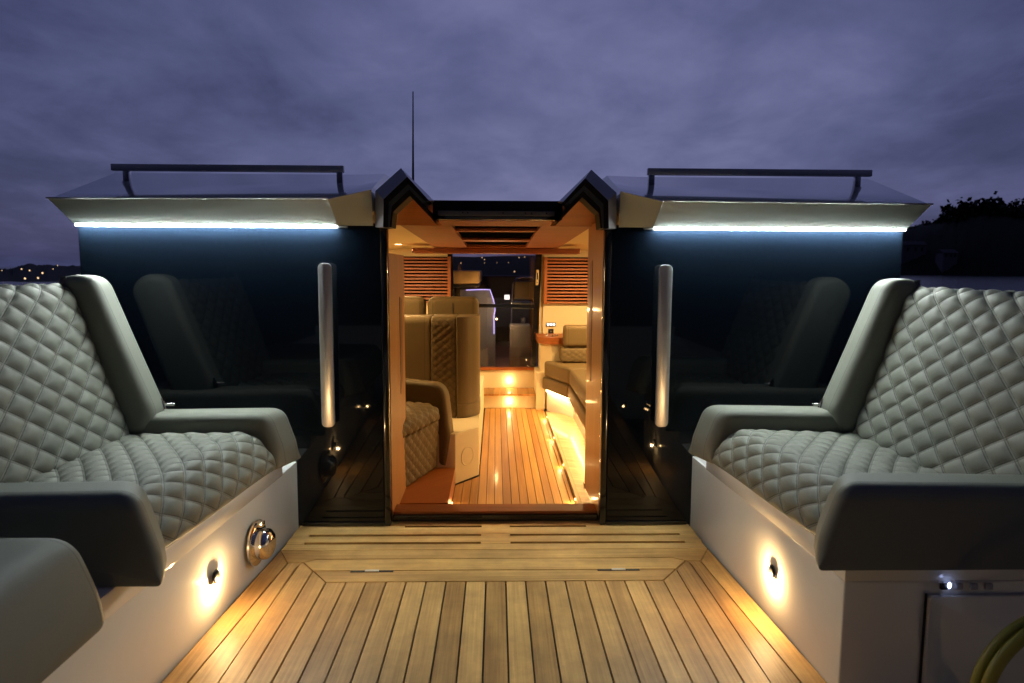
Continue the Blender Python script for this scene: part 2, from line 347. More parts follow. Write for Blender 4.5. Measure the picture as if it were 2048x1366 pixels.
def pad(prof, l0, l1, place, q=None, step=0.0065, rend=0.03, wob=0.0, flat=None):
    """upholstered pad: closed 2-D profile swept l0..l1, ends rolled in by rend; q=(cell along, cell across, height, s0, s1) quilts
    the stretch s0..s1 of the profile's length. place(a, b, l) gives the world point."""
    P = resample(prof, step); n = len(P); area = sum(P[i-1].x*P[i].y-P[i].x*P[i-1].y for i in range(n)); sg = 1 if area > 0 else -1
    Nn, s, acc = [], [], 0.0
    for i in range(n):
        t = (P[(i+1) % n]-P[i-1]).normalized(); Nn.append(Vector((t.y, -t.x))*sg); s.append(acc); acc += (P[(i+1) % n]-P[i]).length
    nl = max(2, round((l1-l0)/step)); bm = bmesh.new(); uv = bm.loops.layers.uv.new('UVMap'); rows = []; uvs = {}
    def g(d): return math.sin(math.pi/2*min(1, max(0, (d-0.045)/0.40)))**0.55
    # finer rows where the ends roll over
    ls = [l0+rend*(1-math.cos(math.pi/2*k/6)) for k in range(6)]
    ls += [l0+rend+(l1-l0-2*rend)*k/nl for k in range(nl+1)]
    ls += [l1-rend*(1-math.cos(math.pi/2*k/6)) for k in range(5, -1, -1)]
    for l in ls:
        e = min(l-l0, l1-l); roll_ = 0.0
        if e < rend: roll_ = rend*(1-math.sqrt(max(0, 1-((rend-e)/rend)**2)))
        row = []
        for i in range(n):
            h = 0.0; u_, v_ = e, 60.0
            if q:
                cu, cv, am, s0, s1 = q; u_ = (l-l0)/cu
                if s0 <= s[i] <= s1:
                    v_ = (s[i]-s0)/cv; a, b = u_+v_, u_-v_
                    da, db = abs(a-round(a)), abs(b-round(b))
                    edge = min(1, (s[i]-s0)/0.02, (s1-s[i])/0.02, max(0, e)/0.03)
                    h = am*(g(da)*g(db)-0.35)*edge
                else: v_ = 60.0+s[i]
            if wob: h += wob*math.sin(l*9+s[i]*5)*math.sin(s[i]*11+1)
            k_ = 1.0 if flat is None else max(0.0, min(1.0, (P[i].y-flat)/.06))
            p = P[i]+Nn[i]*(h-roll_*k_); v = bm.verts.new(place(p.x, p.y, l)); row.append(v); uvs[v] = (u_, v_)
        rows.append(row)
    for A, B in zip(rows, rows[1:]):
        for i in range(n):
            bm.faces.new((A[i], A[(i+1) % n], B[(i+1) % n], B[i]))
    for row, fl in ((rows[0], 1), (rows[-1], 0)):
        c = bm.verts.new(sum((v.co for v in row), Vector())/n); uvs[c] = (0.0, 60.0)
        for i in range(n): bm.faces.new((row[(i+1) % n], row[i], c) if fl else (row[i], row[(i+1) % n], c))
    for f in bm.faces:
        for l in f.loops: l[uv].uv = uvs[l.vert]
    return bm
def lamp(name, typ, loc, power, col, parent, size=0.02, rot=None, spot=None, blend=0.6):
    d = bpy.data.lights.new(name, typ); d.energy = power; d.color = col
    if typ == 'AREA': d.shape = 'DISK'; d.size = size
    else: d.shadow_soft_size = size
    if spot: d.spot_size = spot; d.spot_blend = blend
    o = bpy.data.objects.new(name, d); COL.objects.link(o)
    org = Vector((0, 0, 0)); q = parent
    while q is not None: org += Vector(q.location); q = q.parent
    o.location = Vector(loc)-org; o.parent = parent
    if rot is not None: o.rotation_euler = rot
    return o
WARM = (1.0, 0.655, 0.27)

# ================================================================== THE SETTING
YB = 3.10                                             # plane of the black glass bulkhead
bm = bmesh.new(); bx(bm, (-6000, -3000, -1.9), (6000, 9000, -1.6)); tag(obj('water', bm, M['water']), kind='structure')
def hill(name, pts, depth, zb=-1.75):
    """a ridge: crest points (x, y, z); the slope falls towards the boat over `depth`"""
    bm = bmesh.new(); n = 9; rows = []
    for (x, y, z) in pts:
        d = Vector((x, y)).normalized(); row = []
        for k in range(n):
            t = k/(n-1); hz = zb+(z-zb)*math.sin(math.pi/2*t)**0.8
            row.append(bm.verts.new((x-d.x*depth*(1-t), y-d.y*depth*(1-t), hz+random.uniform(-.02, .02)*(z-zb)*(0 < t < 1))))
        row.append(bm.verts.new((x+d.x*depth, y+d.y*depth, zb))); rows.append(row)
    for A, B in zip(rows, rows[1:]):
        for k in range(n): bm.faces.new((A[k], A[k+1], B[k+1], B[k]))
    return tag(obj(name, bm, M['land'], smooth=60), kind='structure')
def crest(D, pix):
    out = []
    for px, py in pix:
        d = ray(px, py); k = D/math.hypot(d.x, d.y); out.append((d.x*k, d.y*k, HC+d.z*k))
    return out
def fill(pix, sub, jit, seed):
    rr = random.Random(seed); out = []
    for (a, b), (c, d) in zip(pix, pix[1:]):
        for k in range(sub): t = k/sub; out.append((a+(c-a)*t, b+(d-b)*t+rr.uniform(-jit, jit)))
    return out+[pix[-1]]
hill('far_shore_hills', crest(420, fill([(-1400, 520), (-700, 518), (-300, 528), (0, 537), (20, 538), (30, 534), (50, 528), (85, 530), (100, 529), (140, 531), (175, 530), (240, 524), (400, 515), (700, 512), (1000, 515), (1300, 510), (1560, 508), (1700, 506)], 6, 1.6, 3)), 270)
hill('headland', crest(640, fill([(1640, 520), (1720, 478), (1780, 463), (1830, 452), (1870, 446), (1905, 441), (1930, 431), (1965, 423), (2000, 425), (2048, 434), (2150, 438), (2400, 440), (2700, 470), (3100, 500)], 5, 1.5, 5)), 90)
# trees along the headland
def tree(px, py, D, h, w, seed, label, group):
    rr = random.Random(seed); d = ray(px, py); k = D/math.hypot(d.x, d.y); top = Vector((d.x*k, d.y*k, HC+d.z*k)); base = top-Vector((0, 0, h))
    t = thing('tree', label, 'tree', base, group)
    bm = bmesh.new(); lean = Vector((rr.uniform(-.15, .15)*h, 0, 0))
    tube(bm, [base-Vector((0, 0, 3)), base+Vector((0, 0, h*0.3)), base+lean+Vector((0, 0, h*0.7))], [h*0.05, h*0.035, h*0.015], 6)
    for s in range(4):
        a = rr.uniform(0, 6.28); tube(bm, [base+lean*0.4+Vector((0, 0, h*0.4)), base+lean+Vector((math.cos(a)*w*0.5, math.sin(a)*w*0.5, h*rr.uniform(.55, .8)))], [h*0.02, h*0.008], 5)
    obj('trunk', bm, M['bark'], t)
    bm = bmesh.new(); cl = [(Vector((rr.uniform(-.5, .5)*w, rr.uniform(-.4, .4)*w, h*rr.uniform(0.42, 0.86)))+lean, w*rr.uniform(.16, .3)) for _ in range(13)]
    for c, r in cl:
        for _ in range(70):
            v = Vector((rr.gauss(0, 1), rr.gauss(0, 1), rr.gauss(0, 1)*0.55)).normalized()*r*rr.uniform(.5, 1.1); s = r*rr.uniform(.14, .3)
            a = Vector((rr.gauss(0, 1), rr.gauss(0, 1), rr.gauss(0, 1))).normalized(); b = a.orthogonal().normalized(); c2 = a.cross(b)
            o_ = base+c+v
            bm.faces.new([bm.verts.new(o_+b*s), bm.verts.new(o_+c2*s*.7), bm.verts.new(o_-b*s), bm.verts.new(o_-c2*s*.7)])
    obj('crown', bm, M['leaf'], t)
kinds = [(1770, 462, 11, 14, 'wide dark tree at the seaward end of the headland beside the roof edge'), (1832, 448, 9, 12, 'low dark tree on the headland slope right of the house'),
         (1868, 437, 11, 10, 'small dark tree standing up alone in the dip of the headland ridge'), (1886, 432, 14, 13, 'dark round tree just right of the dip in the headland ridge'),
         (1930, 420, 14, 22, 'wide dark tree on the rising left shoulder of the headland'), (1958, 407, 17, 26, 'tallest spreading dark tree on the crest of the headland'),
         (1985, 406, 14, 20, 'flat topped dark tree right of the tallest headland tree'), (2012, 413, 13, 20, 'dark spreading tree on the right shoulder of the headland crest'),
         (2040, 420, 12, 18, 'dark tree on the headland at the right edge of the view'), (1800, 456, 9, 13, 'low dark tree above the pale house on the headland')]
for i, (px, py, h, w, lb) in enumerate(kinds): tree(px, py, 630, h*1.3, w*1.5, i+20, lb, 'dark trees on the headland ridge')
def house(px, py, D, w, h, label):
    d = ray(px, py); k = D/math.hypot(d.x, d.y); c = Vector((d.x*k, d.y*k, HC+d.z*k-h*0.5)); t = thing('house', label, 'house', c, 'houses on the headland')
    bm = bmesh.new(); bx(bm, (c.x-w/2, c.y-4, c.z-10), (c.x+w/2, c.y+4, c.z+h)); wl = obj('wall', bm, M['house'], t)
    bm = bmesh.new(); prism(bm, [(c.y-4.6, c.z+h+0.02), (c.y+4.6, c.z+h+0.02), (c.y, c.z+h+2.6)], 'x', c.x-w/2-.4, c.x+w/2+.4); obj('roof', bm, M['slate'], t)
    for s in (-.28, 0.05, .32):
        bm = bmesh.new(); bx(bm, (c.x+s*w-.7, c.y-4.08, c.z+h*.35), (c.x+s*w+.7, c.y-4.01, c.z+h*.75)); obj('window', bm, M['dkplastic'], wl)
house(1822, 500, 566, 17, 7, 'pale gabled house low on the headland beside the cabin corner')
house(1893, 512, 558, 10, 4, 'small grey house further right under the headland trees')
# town lamps on the far shore
lights = [(4, 541, 'faint town lamp at the far left edge of the shore'), (43, 538, 'amber town lamp, highest of the pair left on the shore'), (59, 541, 'white town lamp just right of the highest amber one'),
          (85, 546, 'amber town lamp halfway down the left shore'), (50, 557, 'bright amber lamp at the waterline above the quilted seat back'), (76, 556, 'amber waterline lamp beside the bolster of the left seat'),
          (172, 526, 'pale lamp on the shore touching the left glass edge'), (106, 538, 'dim pale lamp in the middle of the left shore'), (115, 531, 'dim pink lamp near the ridge of the left shore'),
          (922, 526, 'lowest left lamp of the shore seen through the forward door'), (964, 515, 'bright lamp near the ridge seen through the forward door'), (969, 519, 'brightest lamp of the pair seen through the forward door'),
          (969, 526, 'faint lamp under the bright pair in the forward door'), (994, 525, 'dim lamp in the middle of the forward door view'), (1017, 525, 'dim lamp right of the middle in the forward door'),
          (1038, 515, 'bright lamp to the right in the forward door view'), (1049, 514, 'rightmost lamp of the shore in the forward door'), (1029, 543, 'single lamp on the water in the forward door view')]
for px, py, lb in lights:
    d = ray(px, py); D = 135 if py > 542 else 190; k = D/math.hypot(d.x, d.y); c = Vector((d.x*k, d.y*k, HC+d.z*k))
    bm = bmesh.new(); bmesh.ops.create_icosphere(bm, subdivisions=1, radius=0.09 if 'dim' in lb or 'faint' in lb else 0.15); bmesh.ops.translate(bm, verts=bm.verts, vec=c)
    tag(obj('shore_lamp', bm, M['town']), lb, 'lamp', 'town lamps along the far shore')

# ---- cockpit sole of teak
def edge_x(y): return 0.918+(2.826-y)*0.0565
bm = bmesh.new(); bx(bm, (-1.05, -1.0, -0.06), (1.05, 3.24, -0.0125)); tag(obj('deck_base', bm, M['caulk']), kind='structure')
B = Boards(); Y0 = -0.9
C0, C1, C2, C3 = 2.525, 2.625, 2.735, 2.826
nP = 17; x0, x1 = -0.651, 0.653; wP = (x1-x0)/nP
for i in range(nP):
    a = x0+i*wP; cut = [Y0]+sorted(random.Random(i).sample([0.1, 0.5, 0.9], 1))+[C0]
    for p, q in zip(cut, cut[1:]): B.add([(a, p), (a+wP, p), (a+wP, q), (a, q)], 0.0, rnd=random.Random(i*3+int(q*10)).random())
for s in (-1, 1):
    def mr(pl): return [(s*x, y) for x, y in pl]
    B.add(mr([(.652, C0), (.727, C1), (.727, Y0), (.652, Y0)]), 0, gap=.003)
    B.add(mr([(.727, C1), (.788, 2.705), (.800, 2.690), (.806, 2.4), (.812, Y0), (.727, Y0)]), 0, gap=.0035)
    B.add(mr([(.790, 2.705), (.850, 2.700), (.894, 1.888), (1.00, Y0), (.812, Y0), (.803, 2.66)]), 0)
    B.add(mr([(.850, 2.700), (edge_x(C3), C3), (edge_x(Y0), Y0), (1.00, Y0), (.894, 1.888)]), 0)
B.add([(-.652, C0), (.652, C0), (.727, C1), (-.727, C1)], 0, ang=0)
B.add([(-.727, C1), (.727, C1), (.788, 2.705), (.74, C2), (-.74, C2), (-.788, 2.705)], 0, ang=0)
B.add([(-.74, C2), (.74, C2), (.788, 2.705), (.850, 2.700), (.918, C3), (-.918, C3), (-.850, 2.700), (-.788, 2.705)], 0, ang=0, gap=.0018, rnd=.55)
# forward board with the drain slots cut through it
ys = [C3]
slots = [(PZ(790, 1086, 0).y, .84), (PZ(790, 1070.5, 0).y, .84), (PZ(885, 1053, 0).y, .425)]
for sy, sx in slots:
    B.add([(-.918, ys[-1]), (.918, ys[-1]), (.915, sy-.011), (-.915, sy-.011)], 0, ang=0, gap=0.0 if len(ys) > 1 else .002, rnd=.62)
    w_ = .914 if sx > .5 else .5
    for a, b in ((-w_, -sx), (-.066, .066), (sx, w_)): B.add([(a, sy-.011), (b, sy-.011), (b, sy+.009), (a, sy+.009)], 0, ang=0, gap=0, rnd=.62)
    ys.append(sy+.009)
B.add([(-.495, ys[-1]), (.495, ys[-1]), (.495, 3.165), (-.495, 3.165)], 0, ang=0, gap=0, rnd=.66)
B.add([(-.912, slots[2][0]-.011), (-.5, slots[2][0]-.011), (-.5, 3.11), (-.912, 3.11)], 0, ang=0, gap=0, rnd=.62)
B.add([(.5, slots[2][0]-.011), (.912, slots[2][0]-.011), (.912, 3.11), (.5, 3.11)], 0, ang=0, gap=0, rnd=.62)
tag(B.done('cockpit_deck', M['teak']), kind='structure')
for s, px in ((-1, 744), (1, 1237)):                   # latches of the deck hatch
    p = PZ(px, 1142 if s < 0 else 1139, 0.002)
    t = thing('hatch_latch', 'steel latch in the deck hatch seam, '+('before the left glass door' if s < 0 else 'before the right glass door'), 'latch', p, 'latches of the deck hatch')
    bm = bmesh.new(); bx(bm, (p.x-.085, p.y-.007, -0.004), (p.x+.085, p.y+.007, 0.0015)); obj('slot', bm, M['caulk'], t)
    bm = bmesh.new(); bx(bm, (p.x-.028, p.y-.0065, 0.0016), (p.x+.028, p.y+.0065, 0.006), .002); obj('catch', bm, M['white'], t, 30)

# ---- hull sides and cabin shell
for s in (-1, 1):
    bm = bmesh.new(); prism(bm, [(s*1.92, .50), (s*2.10, .48), (s*2.02, -1.8), (s*1.75, -1.8), (s*1.80, -.1), (s*1.86, .44)], 'y', -1.6, 9.2)
    tag(obj('hull_side', bm, M['white'], smooth=30), 'white hull side of the boat outside the '+('left' if s < 0 else 'right')+' seat', 'hull', 'hull sides')
    bm = bmesh.new(); bx(bm, (s*1.80 if s > 0 else -1.84, 3.135, -.3), (1.84 if s > 0 else -1.80, 6.9, 1.45))
    tag(obj('cabin_wall', bm, M['cream']), 'cream lined outer wall of the lit cabin on the '+('left' if s < 0 else 'right'), 'wall', 'cabin side walls')
bm = bmesh.new(); bx(bm, (-1.9, -1.3, -.4), (1.9, -1.0, .6)); tag(obj('transom', bm, M['white']), 'white transom wall closing the cockpit behind', 'wall')

# ================================================================== SLIDING GLASS DOORS (black bulkhead)
for s in (-1, 1):
    sd = 'left' if s < 0 else 'right'
    t = thing('sliding_door', f'black glass sliding door with upright steel handle, {sd} of the lit opening', 'sliding door', (s*1.15, YB, 0), 'black glass sliding doors')
    xa, xb = s*.520, s*1.852
    bm = bmesh.new(); bx(bm, (min(xa, xb), YB, .003), (max(xa, xb), YB+.022, 1.40), .002, 1); obj('glass_panel', bm, M['glass'], t)
    bm = bmesh.new(); bx(bm, (min(s*.490, s*.518), YB-.006, .003), (max(s*.490, s*.518), YB+.05, 1.40), .004, 2); obj('edge_frame', bm, M['black'], t, 30)
    bm = bmesh.new(); bx(bm, (min(s*.52, s*.90), YB-.010, .004), (max(s*.52, s*.90), YB-.001, .022), .003); obj('bottom_rail', bm, M['black'], t)
    hx, hz0, hz1 = s*.757, .485, 1.222
    bm = bmesh.new()
    o_ = rounded([(hx-.029, hz0), (hx+.029, hz0), (hx+.029, hz1), (hx-.029, hz1)], [.024]*4, 6); prism(bm, o_, 'y', 3.040, 3.058, .004, 2)
    hd = obj('handle', bm, M['brushed'], t, 35)
    for z in (hz0+.07, hz1-.07):
        bm = bmesh.new(); lathe(bm, (hx, 3.055, z), (0, 1, 0), [(0, .011), (.045, .011)], 16); obj('mount', bm, M['chrome'], hd, 40)
# unseen boards added behind the glass to block cabin light
for s in (-1, 1):
    bm = bmesh.new(); bx(bm, (min(s*.53, s*1.84), YB+.024, 0), (max(s*.53, s*1.84), YB+.034, 1.40)); tag(obj('blackout_panel', bm, M['black']), 'added black board blocking cabin light behind the '+('left' if s < 0 else 'right')+' glass door', 'panel', 'black boards behind the glass')

# ================================================================== DOOR FRAME
t = thing('door_frame', 'pale wood lined frame around the lit cabin opening', 'door frame', (0, 3.2, 0))
for s in (-1, 1):
    bm = bmesh.new(); bx(bm, (min(s*.490, s*.53), 3.152, .004), (max(s*.490, s*.53), 3.66 if s > 0 else 3.66, 1.43 if s > 0 else 1.27), .003, 2); jb = obj('jamb', grain_uv(bm, 'z'), M['jamb'], t)
    z0, z1 = (0.55, 1.06) if s < 0 else (.62, 1.25)
    bm = bmesh.new(); prism(bm, rounded([(3.47, z0), (3.555, z0+.10), (3.555, z1-.02), (3.47, z1)], .012, 3), 'x', s*.4875, s*.496); obj('finger_pull', grain_uv(bm, 'z'), M['darkwood'], jb)
    if s > 0:
        bm = bmesh.new(); bx(bm, (.482, 3.62, .0), (.489, 3.655, .03), .002); obj('door_stop', bm, M['chrome'], jb)
obj('sill', board_box((-.489, 3.168, -.02), (.489, 3.275, .045), 'x', .004), M['wood'], t)
bm = bmesh.new(); bx(bm, (-.489, 3.150, .002), (.489, 3.166, .034), .003); obj('track', bm, M['black'], t)
bm = bmesh.new(); bx(bm, (-.489, 3.276, -.10), (.489, 3.29, .0)); obj('kick_board', grain_uv(bm, 'x'), M['darkwood'], t)
# header of the hatch opening
bm = bmesh.new(); bx(bm, (-.285, 3.11, 1.42), (.297, 3.20, 1.505), .004, 2); obj('header', bm, M['black'], t, 30)
bm = bmesh.new(); bx(bm, (-.262, 3.100, 1.437), (.262, 3.109, 1.458), .002); hd = obj('header_strip', bm, M['alu'], t)
for x in (-.150, -.128, .03, .130, .158, .225):
    bm = bmesh.new(); lathe(bm, (x, 3.1, 1.449), (0, -1, 0), [(0, .003), (.002, .003)], 8); obj('screw', bm, M['black'], hd)

# ================================================================== ROOF
rf = thing('cabin_roof', 'grey green gloss cabin roof with two pointed ridges over the opening', 'roof', (0, 3.1, 1.385))
def loft(sections):
    bm = bmesh.new(); R = [[bm.verts.new(p) for p in s] for s in sections]; n = len(R[0])
    for A, B_ in zip(R, R[1:]):
        for k in range(n): bm.faces.new((A[k], A[(k+1) % n], B_[(k+1) % n], B_[k]))
    bm.faces.new(R[0]); bm.faces.new(R[-1][::-1]); return bm
for s in (-1, 1):
    def sec(x, ytop, ztop, zr=1.655, yr=3.42): return [(s*x, ytop, ztop), (s*x, yr, zr), (s*x, 5.2, zr+.03), (s*x, 7.0, 1.60), (s*x, 7.0, 1.47), (s*x, 3.135, 1.46), (s*x, 3.135, 1.387), (s*x, 3.065, 1.387)]
    q = PY(750, 380, 3.06)
    bm = loft([sec(1.845, 2.90, 1.478), sec(1.835, 2.895, 1.480), sec(.70, 2.90, 1.485), sec(.545, 3.04, q.z, 1.66, 3.42)])
    obj('roof_wing', bm, M['roof'], rf, 20)
    bm = bmesh.new(); bx(bm, (min(s*.55, s*1.84), 2.893, 1.479), (max(s*.70, s*1.845) if s > 0 else -.70, 2.899, 1.486)) if False else tube(bm, [(s*1.85, 2.896, 1.482), (s*.70, 2.896, 1.489)], .0035, 8)
    obj('edge_bead', bm, M['trim'], rf, 60)
    # ridges: rings of trim, black and metal stepping inwards
    def ring(outer, inner, ya, yb_, name, mt, back):
        bm = bmesh.new(); n = len(outer)
        O = [PY(px, py, ya) for px, py in outer]; I = [PY(px, py, yb_) for px, py in inner]
        # mirror for the other side from the measured left one
        def mk(v, y=None): return bm.verts.new((v.x*(-s), v.y if y is None else y, v.z))
        A = [mk(v) for v in O]; C = [mk(v) for v in I]; A2 = [mk(v, back) for v in O]; C2 = [mk(v, back) for v in I]
        for k in range(n-1):
            bm.faces.new((A[k], A[k+1], C[k+1], C[k])); bm.faces.new((A[k], A2[k], A2[k+1], A[k+1])); bm.faces.new((C[k], C[k+1], C2[k+1], C2[k])); bm.faces.new((A2[k], C2[k], C2[k+1], A2[k+1]))
        for k in (0, n-1): bm.faces.new((A[k], C[k], C2[k], A2[k]))
        return obj(name, bm, mt, rf)
    P0 = [(750.5, 454), (750.5, 382), (802, 336), (868, 401.5)]
    P1 = [(766, 454), (767, 398), (814.5, 353), (858, 401)]
    P2 = [(776, 454), (777, 405), (816.5, 368), (852, 404)]
    P3 = [(779, 454), (783, 412), (818, 379), (846, 407)]
    P4 = [(783, 454), (786, 424), (820, 392), (872, 447)]
    ring(P0, P1, 3.07, 3.0, 'ridge_trim', M['trim'], 3.18)
    ring(P1, P2, 3.003, 3.004, 'ridge_seal', M['rubber'], 3.15)
    ring(P2, P3, 3.008, 3.010, 'ridge_frame', M['gun'], 3.148)
    ring(P3, P4, 3.014, 3.016, 'ridge_inner_frame', M['rubber'], 3.148)
for s in (-1, 1):
    a, b, c = [PY(px, py, 3.07) for px, py in ((750.5, 382), (802, 336), (868, 401.5))]
    bm = bmesh.new(); prism(bm, [(-s*a.x, a.z), (-s*b.x, b.z), (-s*c.x, c.z), (-s*c.x, c.z-.02), (-s*b.x, b.z-.02), (-s*a.x, a.z-.02)], 'y', 3.181, 6.9); obj('ridge_skin', bm, M['roof'], rf)
bm = bmesh.new(); prism(bm, [(-.29, 1.475), (-.29, 1.505), (.30, 1.505), (.30, 1.475)], 'y', 3.205, 6.9); obj('roof_centre', bm, M['black'], rf)
for s in (-1, 1):                                       # strip lights under the eaves
    sd = 'left' if s < 0 else 'right'
    t = thing('strip_light', f'cool white strip light glowing under the {sd} eave above black glass', 'strip light', (s*1.27, 3.06, 1.38), 'strip lights under the roof edge')
    bm = bmesh.new(); bx(bm, (min(s*.71, s*1.845), 3.0680, 1.3792), (max(s*.71, s*1.845), 3.0915, 1.3865), .002, 2); obj('diffuser', bm, M['strip'], t)
    bm = bmesh.new(); bx(bm, (min(s*.66, s*.71), 3.078, 1.378), (max(s*.66, s*.71), 3.0915, 1.3865), .003, 2); obj('end_cap', bm, M['alu'], t)
    t = thing('grab_rail', f'long flat chrome grab rail on two posts on the {sd} roof wing', 'grab rail', (s*1.22, 3.24, 1.58), 'chrome roof rails')
    bm = bmesh.new(); bx(bm, (min(s*.705, s*1.765), 3.228, 1.640), (max(s*.705, s*1.765), 3.256, 1.671), .004, 2)
    obj('bar', bm, M['brushed'], t, 30)
    for x in (.725, 1.70):
        bm = bmesh.new(); bx(bm, (s*x-.014, 3.232, 1.575), (s*x+.014, 3.258, 1.649), .003, 2); lathe(bm, (s*x, 3.245, 1.575), (0, 0, 1), [(0, .026), (.016, .024)], 20); obj('post', bm, M['chrome'], t, 30)
bm = bmesh.new(); a = PY(826, 360, 4.6); b = PY(826, 183, 4.6)
tube(bm, [(a.x, 4.6, 1.6), (a.x, 4.6, 1.72)], .014, 10); tube(bm, [(a.x, 4.6, 1.72), (a.x+.002, 4.6, 1.95), (b.x, 4.6, b.z)], [.0085, .006, .0035], 8)
tag(obj('whip_antenna', bm, M['dkplastic'], smooth=40), 'thin upright whip antenna standing on the roof behind the left ridge', 'antenna')

# ================================================================== CABIN
ZF = -0.10; YW = 6.65                                  # floor level and forward wall
CZ0, CZ1 = 1.425, 1.355                                # wooden ceiling falls gently forward
def zc(y): return CZ0+(CZ1-CZ0)*(y-3.3)/(YW-3.3)
def PC(px, py):
    d = ray(px, py); k = (CZ1-CZ0)/(YW-3.3); t = (CZ0-k*3.3-HC)/(d.z-k*d.y); return Vector((0, 0, HC))+d*t
bm = bmesh.new(); bx(bm, (-1.8, 3.14, -.34), (1.8, 6.9, ZF-.012)); tag(obj('cabin_floor_base', bm, M['caulk']), kind='structure')
B = Boards(); w_ = .0475; x = -.245+0.001; i = 0
while x < .444:
    ya = 3.295; yb_ = 6.31; xb = min(x+w_, .446)
    if x < -.115:                                      # margin boards step round the chamfered pedestal
        q = 4.03 if x < -.2 else 4.16
        B.add([(x, ya), (xb, ya), (xb, 4.04+(xb+.245)*1.3-.03), (x, 4.04+(x+.245)*1.3-.03)], ZF, gap=.0019)
    else: B.add([(x, ya), (xb, ya), (xb, yb_), (x, yb_)], ZF, gap=.0019)
    x += w_
tag(B.done('cabin_floor', M['cabin_teak']), kind='structure')
# raised side ledge with the settee
ZL = -.068
B = Boards(); B.add([(.4485, 3.40), (.468, 3.40), (.468, 6.0), (.4485, 6.0)], ZL, th=.035, gap=0, rnd=.2)
for k in range(60):                                     # slanting laid boards
    y = 3.3+k*.045
    B.add([(.469, y), (.70, y-.10), (.70, y-.055), (.469, y+.045)], ZL-.001, ang=-.4, gap=.0008)
tag(B.done('side_ledge', M['palewood']), 'pale wood ledge boards running below the glowing right settee', 'ledge')
for i, (px, py) in enumerate([(1152, 1005), (1127, 935), (1108, 880), (1094, 838)]):
    y = [3.70, 4.378, 5.106, 5.841][i]
    t = thing('floor_light', 'tiny warm floor light in the right ledge, '+['nearest the doorway', 'second from the doorway', 'third from the doorway', 'farthest, beside the steps'][i], 'floor light', (.446, y, ZF+.018), 'floor lights along the right ledge')
    bm = bmesh.new(); lathe(bm, (.4485, y, ZF+.018), (-1, 0, 0), [(0, .010), (.003, .009)], 14); obj('bezel', bm, M['chrome'], t, 40)
    bm = bmesh.new(); lathe(bm, (.4452, y, ZF+.018), (-1, 0, 0), [(0, .006), (.0015, .005)], 12); obj('lens', bm, M['warm'], t, 40)
    lamp('glow', 'POINT', (.425, y, ZF+.022), P_FLOOR, WARM, t, .006)
t = thing('floor_light', 'tiny warm floor light by the left plinth just inside the doorway', 'floor light', (-.243, 3.65, ZF+.018))
bm = bmesh.new(); lathe(bm, (-.2445, 3.65, ZF+.018), (1, 0, 0), [(0, .010), (.003, .009)], 14); obj('bezel', bm, M['chrome'], t, 40)
bm = bmesh.new(); lathe(bm, (-.2412, 3.65, ZF+.018), (1, 0, 0), [(0, .006), (.0015, .005)], 12); obj('lens', bm, M['warm'], t, 40)
lamp('glow', 'POINT', (-.222, 3.65, ZF+.022), P_FLOOR, WARM, t, .006)
# steps up to the forward door
t = thing('cabin_steps', 'two cream risers with a teak tread below the forward glass door', 'steps', (.13, 6.3, ZF))
bm = bmesh.new(); bx(bm, (-.2, 6.315, ZF), (.372, 6.62, .022), .003); obj('lower_riser', bm, M['cream'], t)
B = Boards(); 
for k in range(9): B.add([(-.13+k*.0555, 6.285), (-.13+(k+1)*.0555, 6.285), (-.13+(k+1)*.0555, 6.62), (-.13+k*.0555, 6.62)], .038, th=.016, gap=.001)
B.done('tread', M['cabin_teak'], t)
bm = bmesh.new(); bx(bm, (-.2, 6.622, .038), (.372, 6.66, .215), .002); obj('upper_riser', bm, M['cream'], t)
obj('door_sill', board_box((-.2, 6.60, .2155), (.372, 6.66, .243), 'x', .004), M['wood'], t)
for (px, py, nm) in ((1018.5, 801, 'lower'), (1018.5, 760, 'upper')):
    y = 6.315 if nm == 'lower' else 6.622; p = PY(px, py, y)
    t = thing('step_light', f'warm round step light in the {nm} riser below the forward door', 'step light', p, 'step lights in the risers')
    bm = bmesh.new(); lathe(bm, (p.x, y-.001, p.z), (0, -1, 0), [(0, .016), (.004, .014), (.004, .007), (.012, .006), (.013, 0)], 20); obj('bezel', bm, M['chrome'], t, 40)
    lamp('glow', 'POINT', (p.x, y-.028, p.z-.004), P_STEP, WARM, t, .008)
# forward wall pieces
fwl = thing('forward_wall', 'cream forward wall of the cabin beside the glass door', 'wall', (0, YW, ZF))
bm = bmesh.new(); bx(bm, (.422, YW+.017, -.3), (.455, YW+.03, 1.357)); bx(bm, (.455, YW, -.3), (1.8, YW+.03, 1.40)); obj('right_panel', bm, M['cream'], fwl)
bm = bmesh.new(); bx(bm, (-1.8, YW, -.3), (-.455, YW+.03, 1.40)); obj('left_panel', bm, M['cream'], fwl)
bm = bmesh.new(); bx(bm, (.374, 6.24, ZF), (.455, YW+.03, .245)); obj('right_pier', bm, M['cream'], fwl)
bm = bmesh.new(); bx(bm, (-.455, YW, 1.358), (.455, YW+.03, 1.46)); obj('lintel', grain_uv(bm, 'x'), M['wood'], fwl)
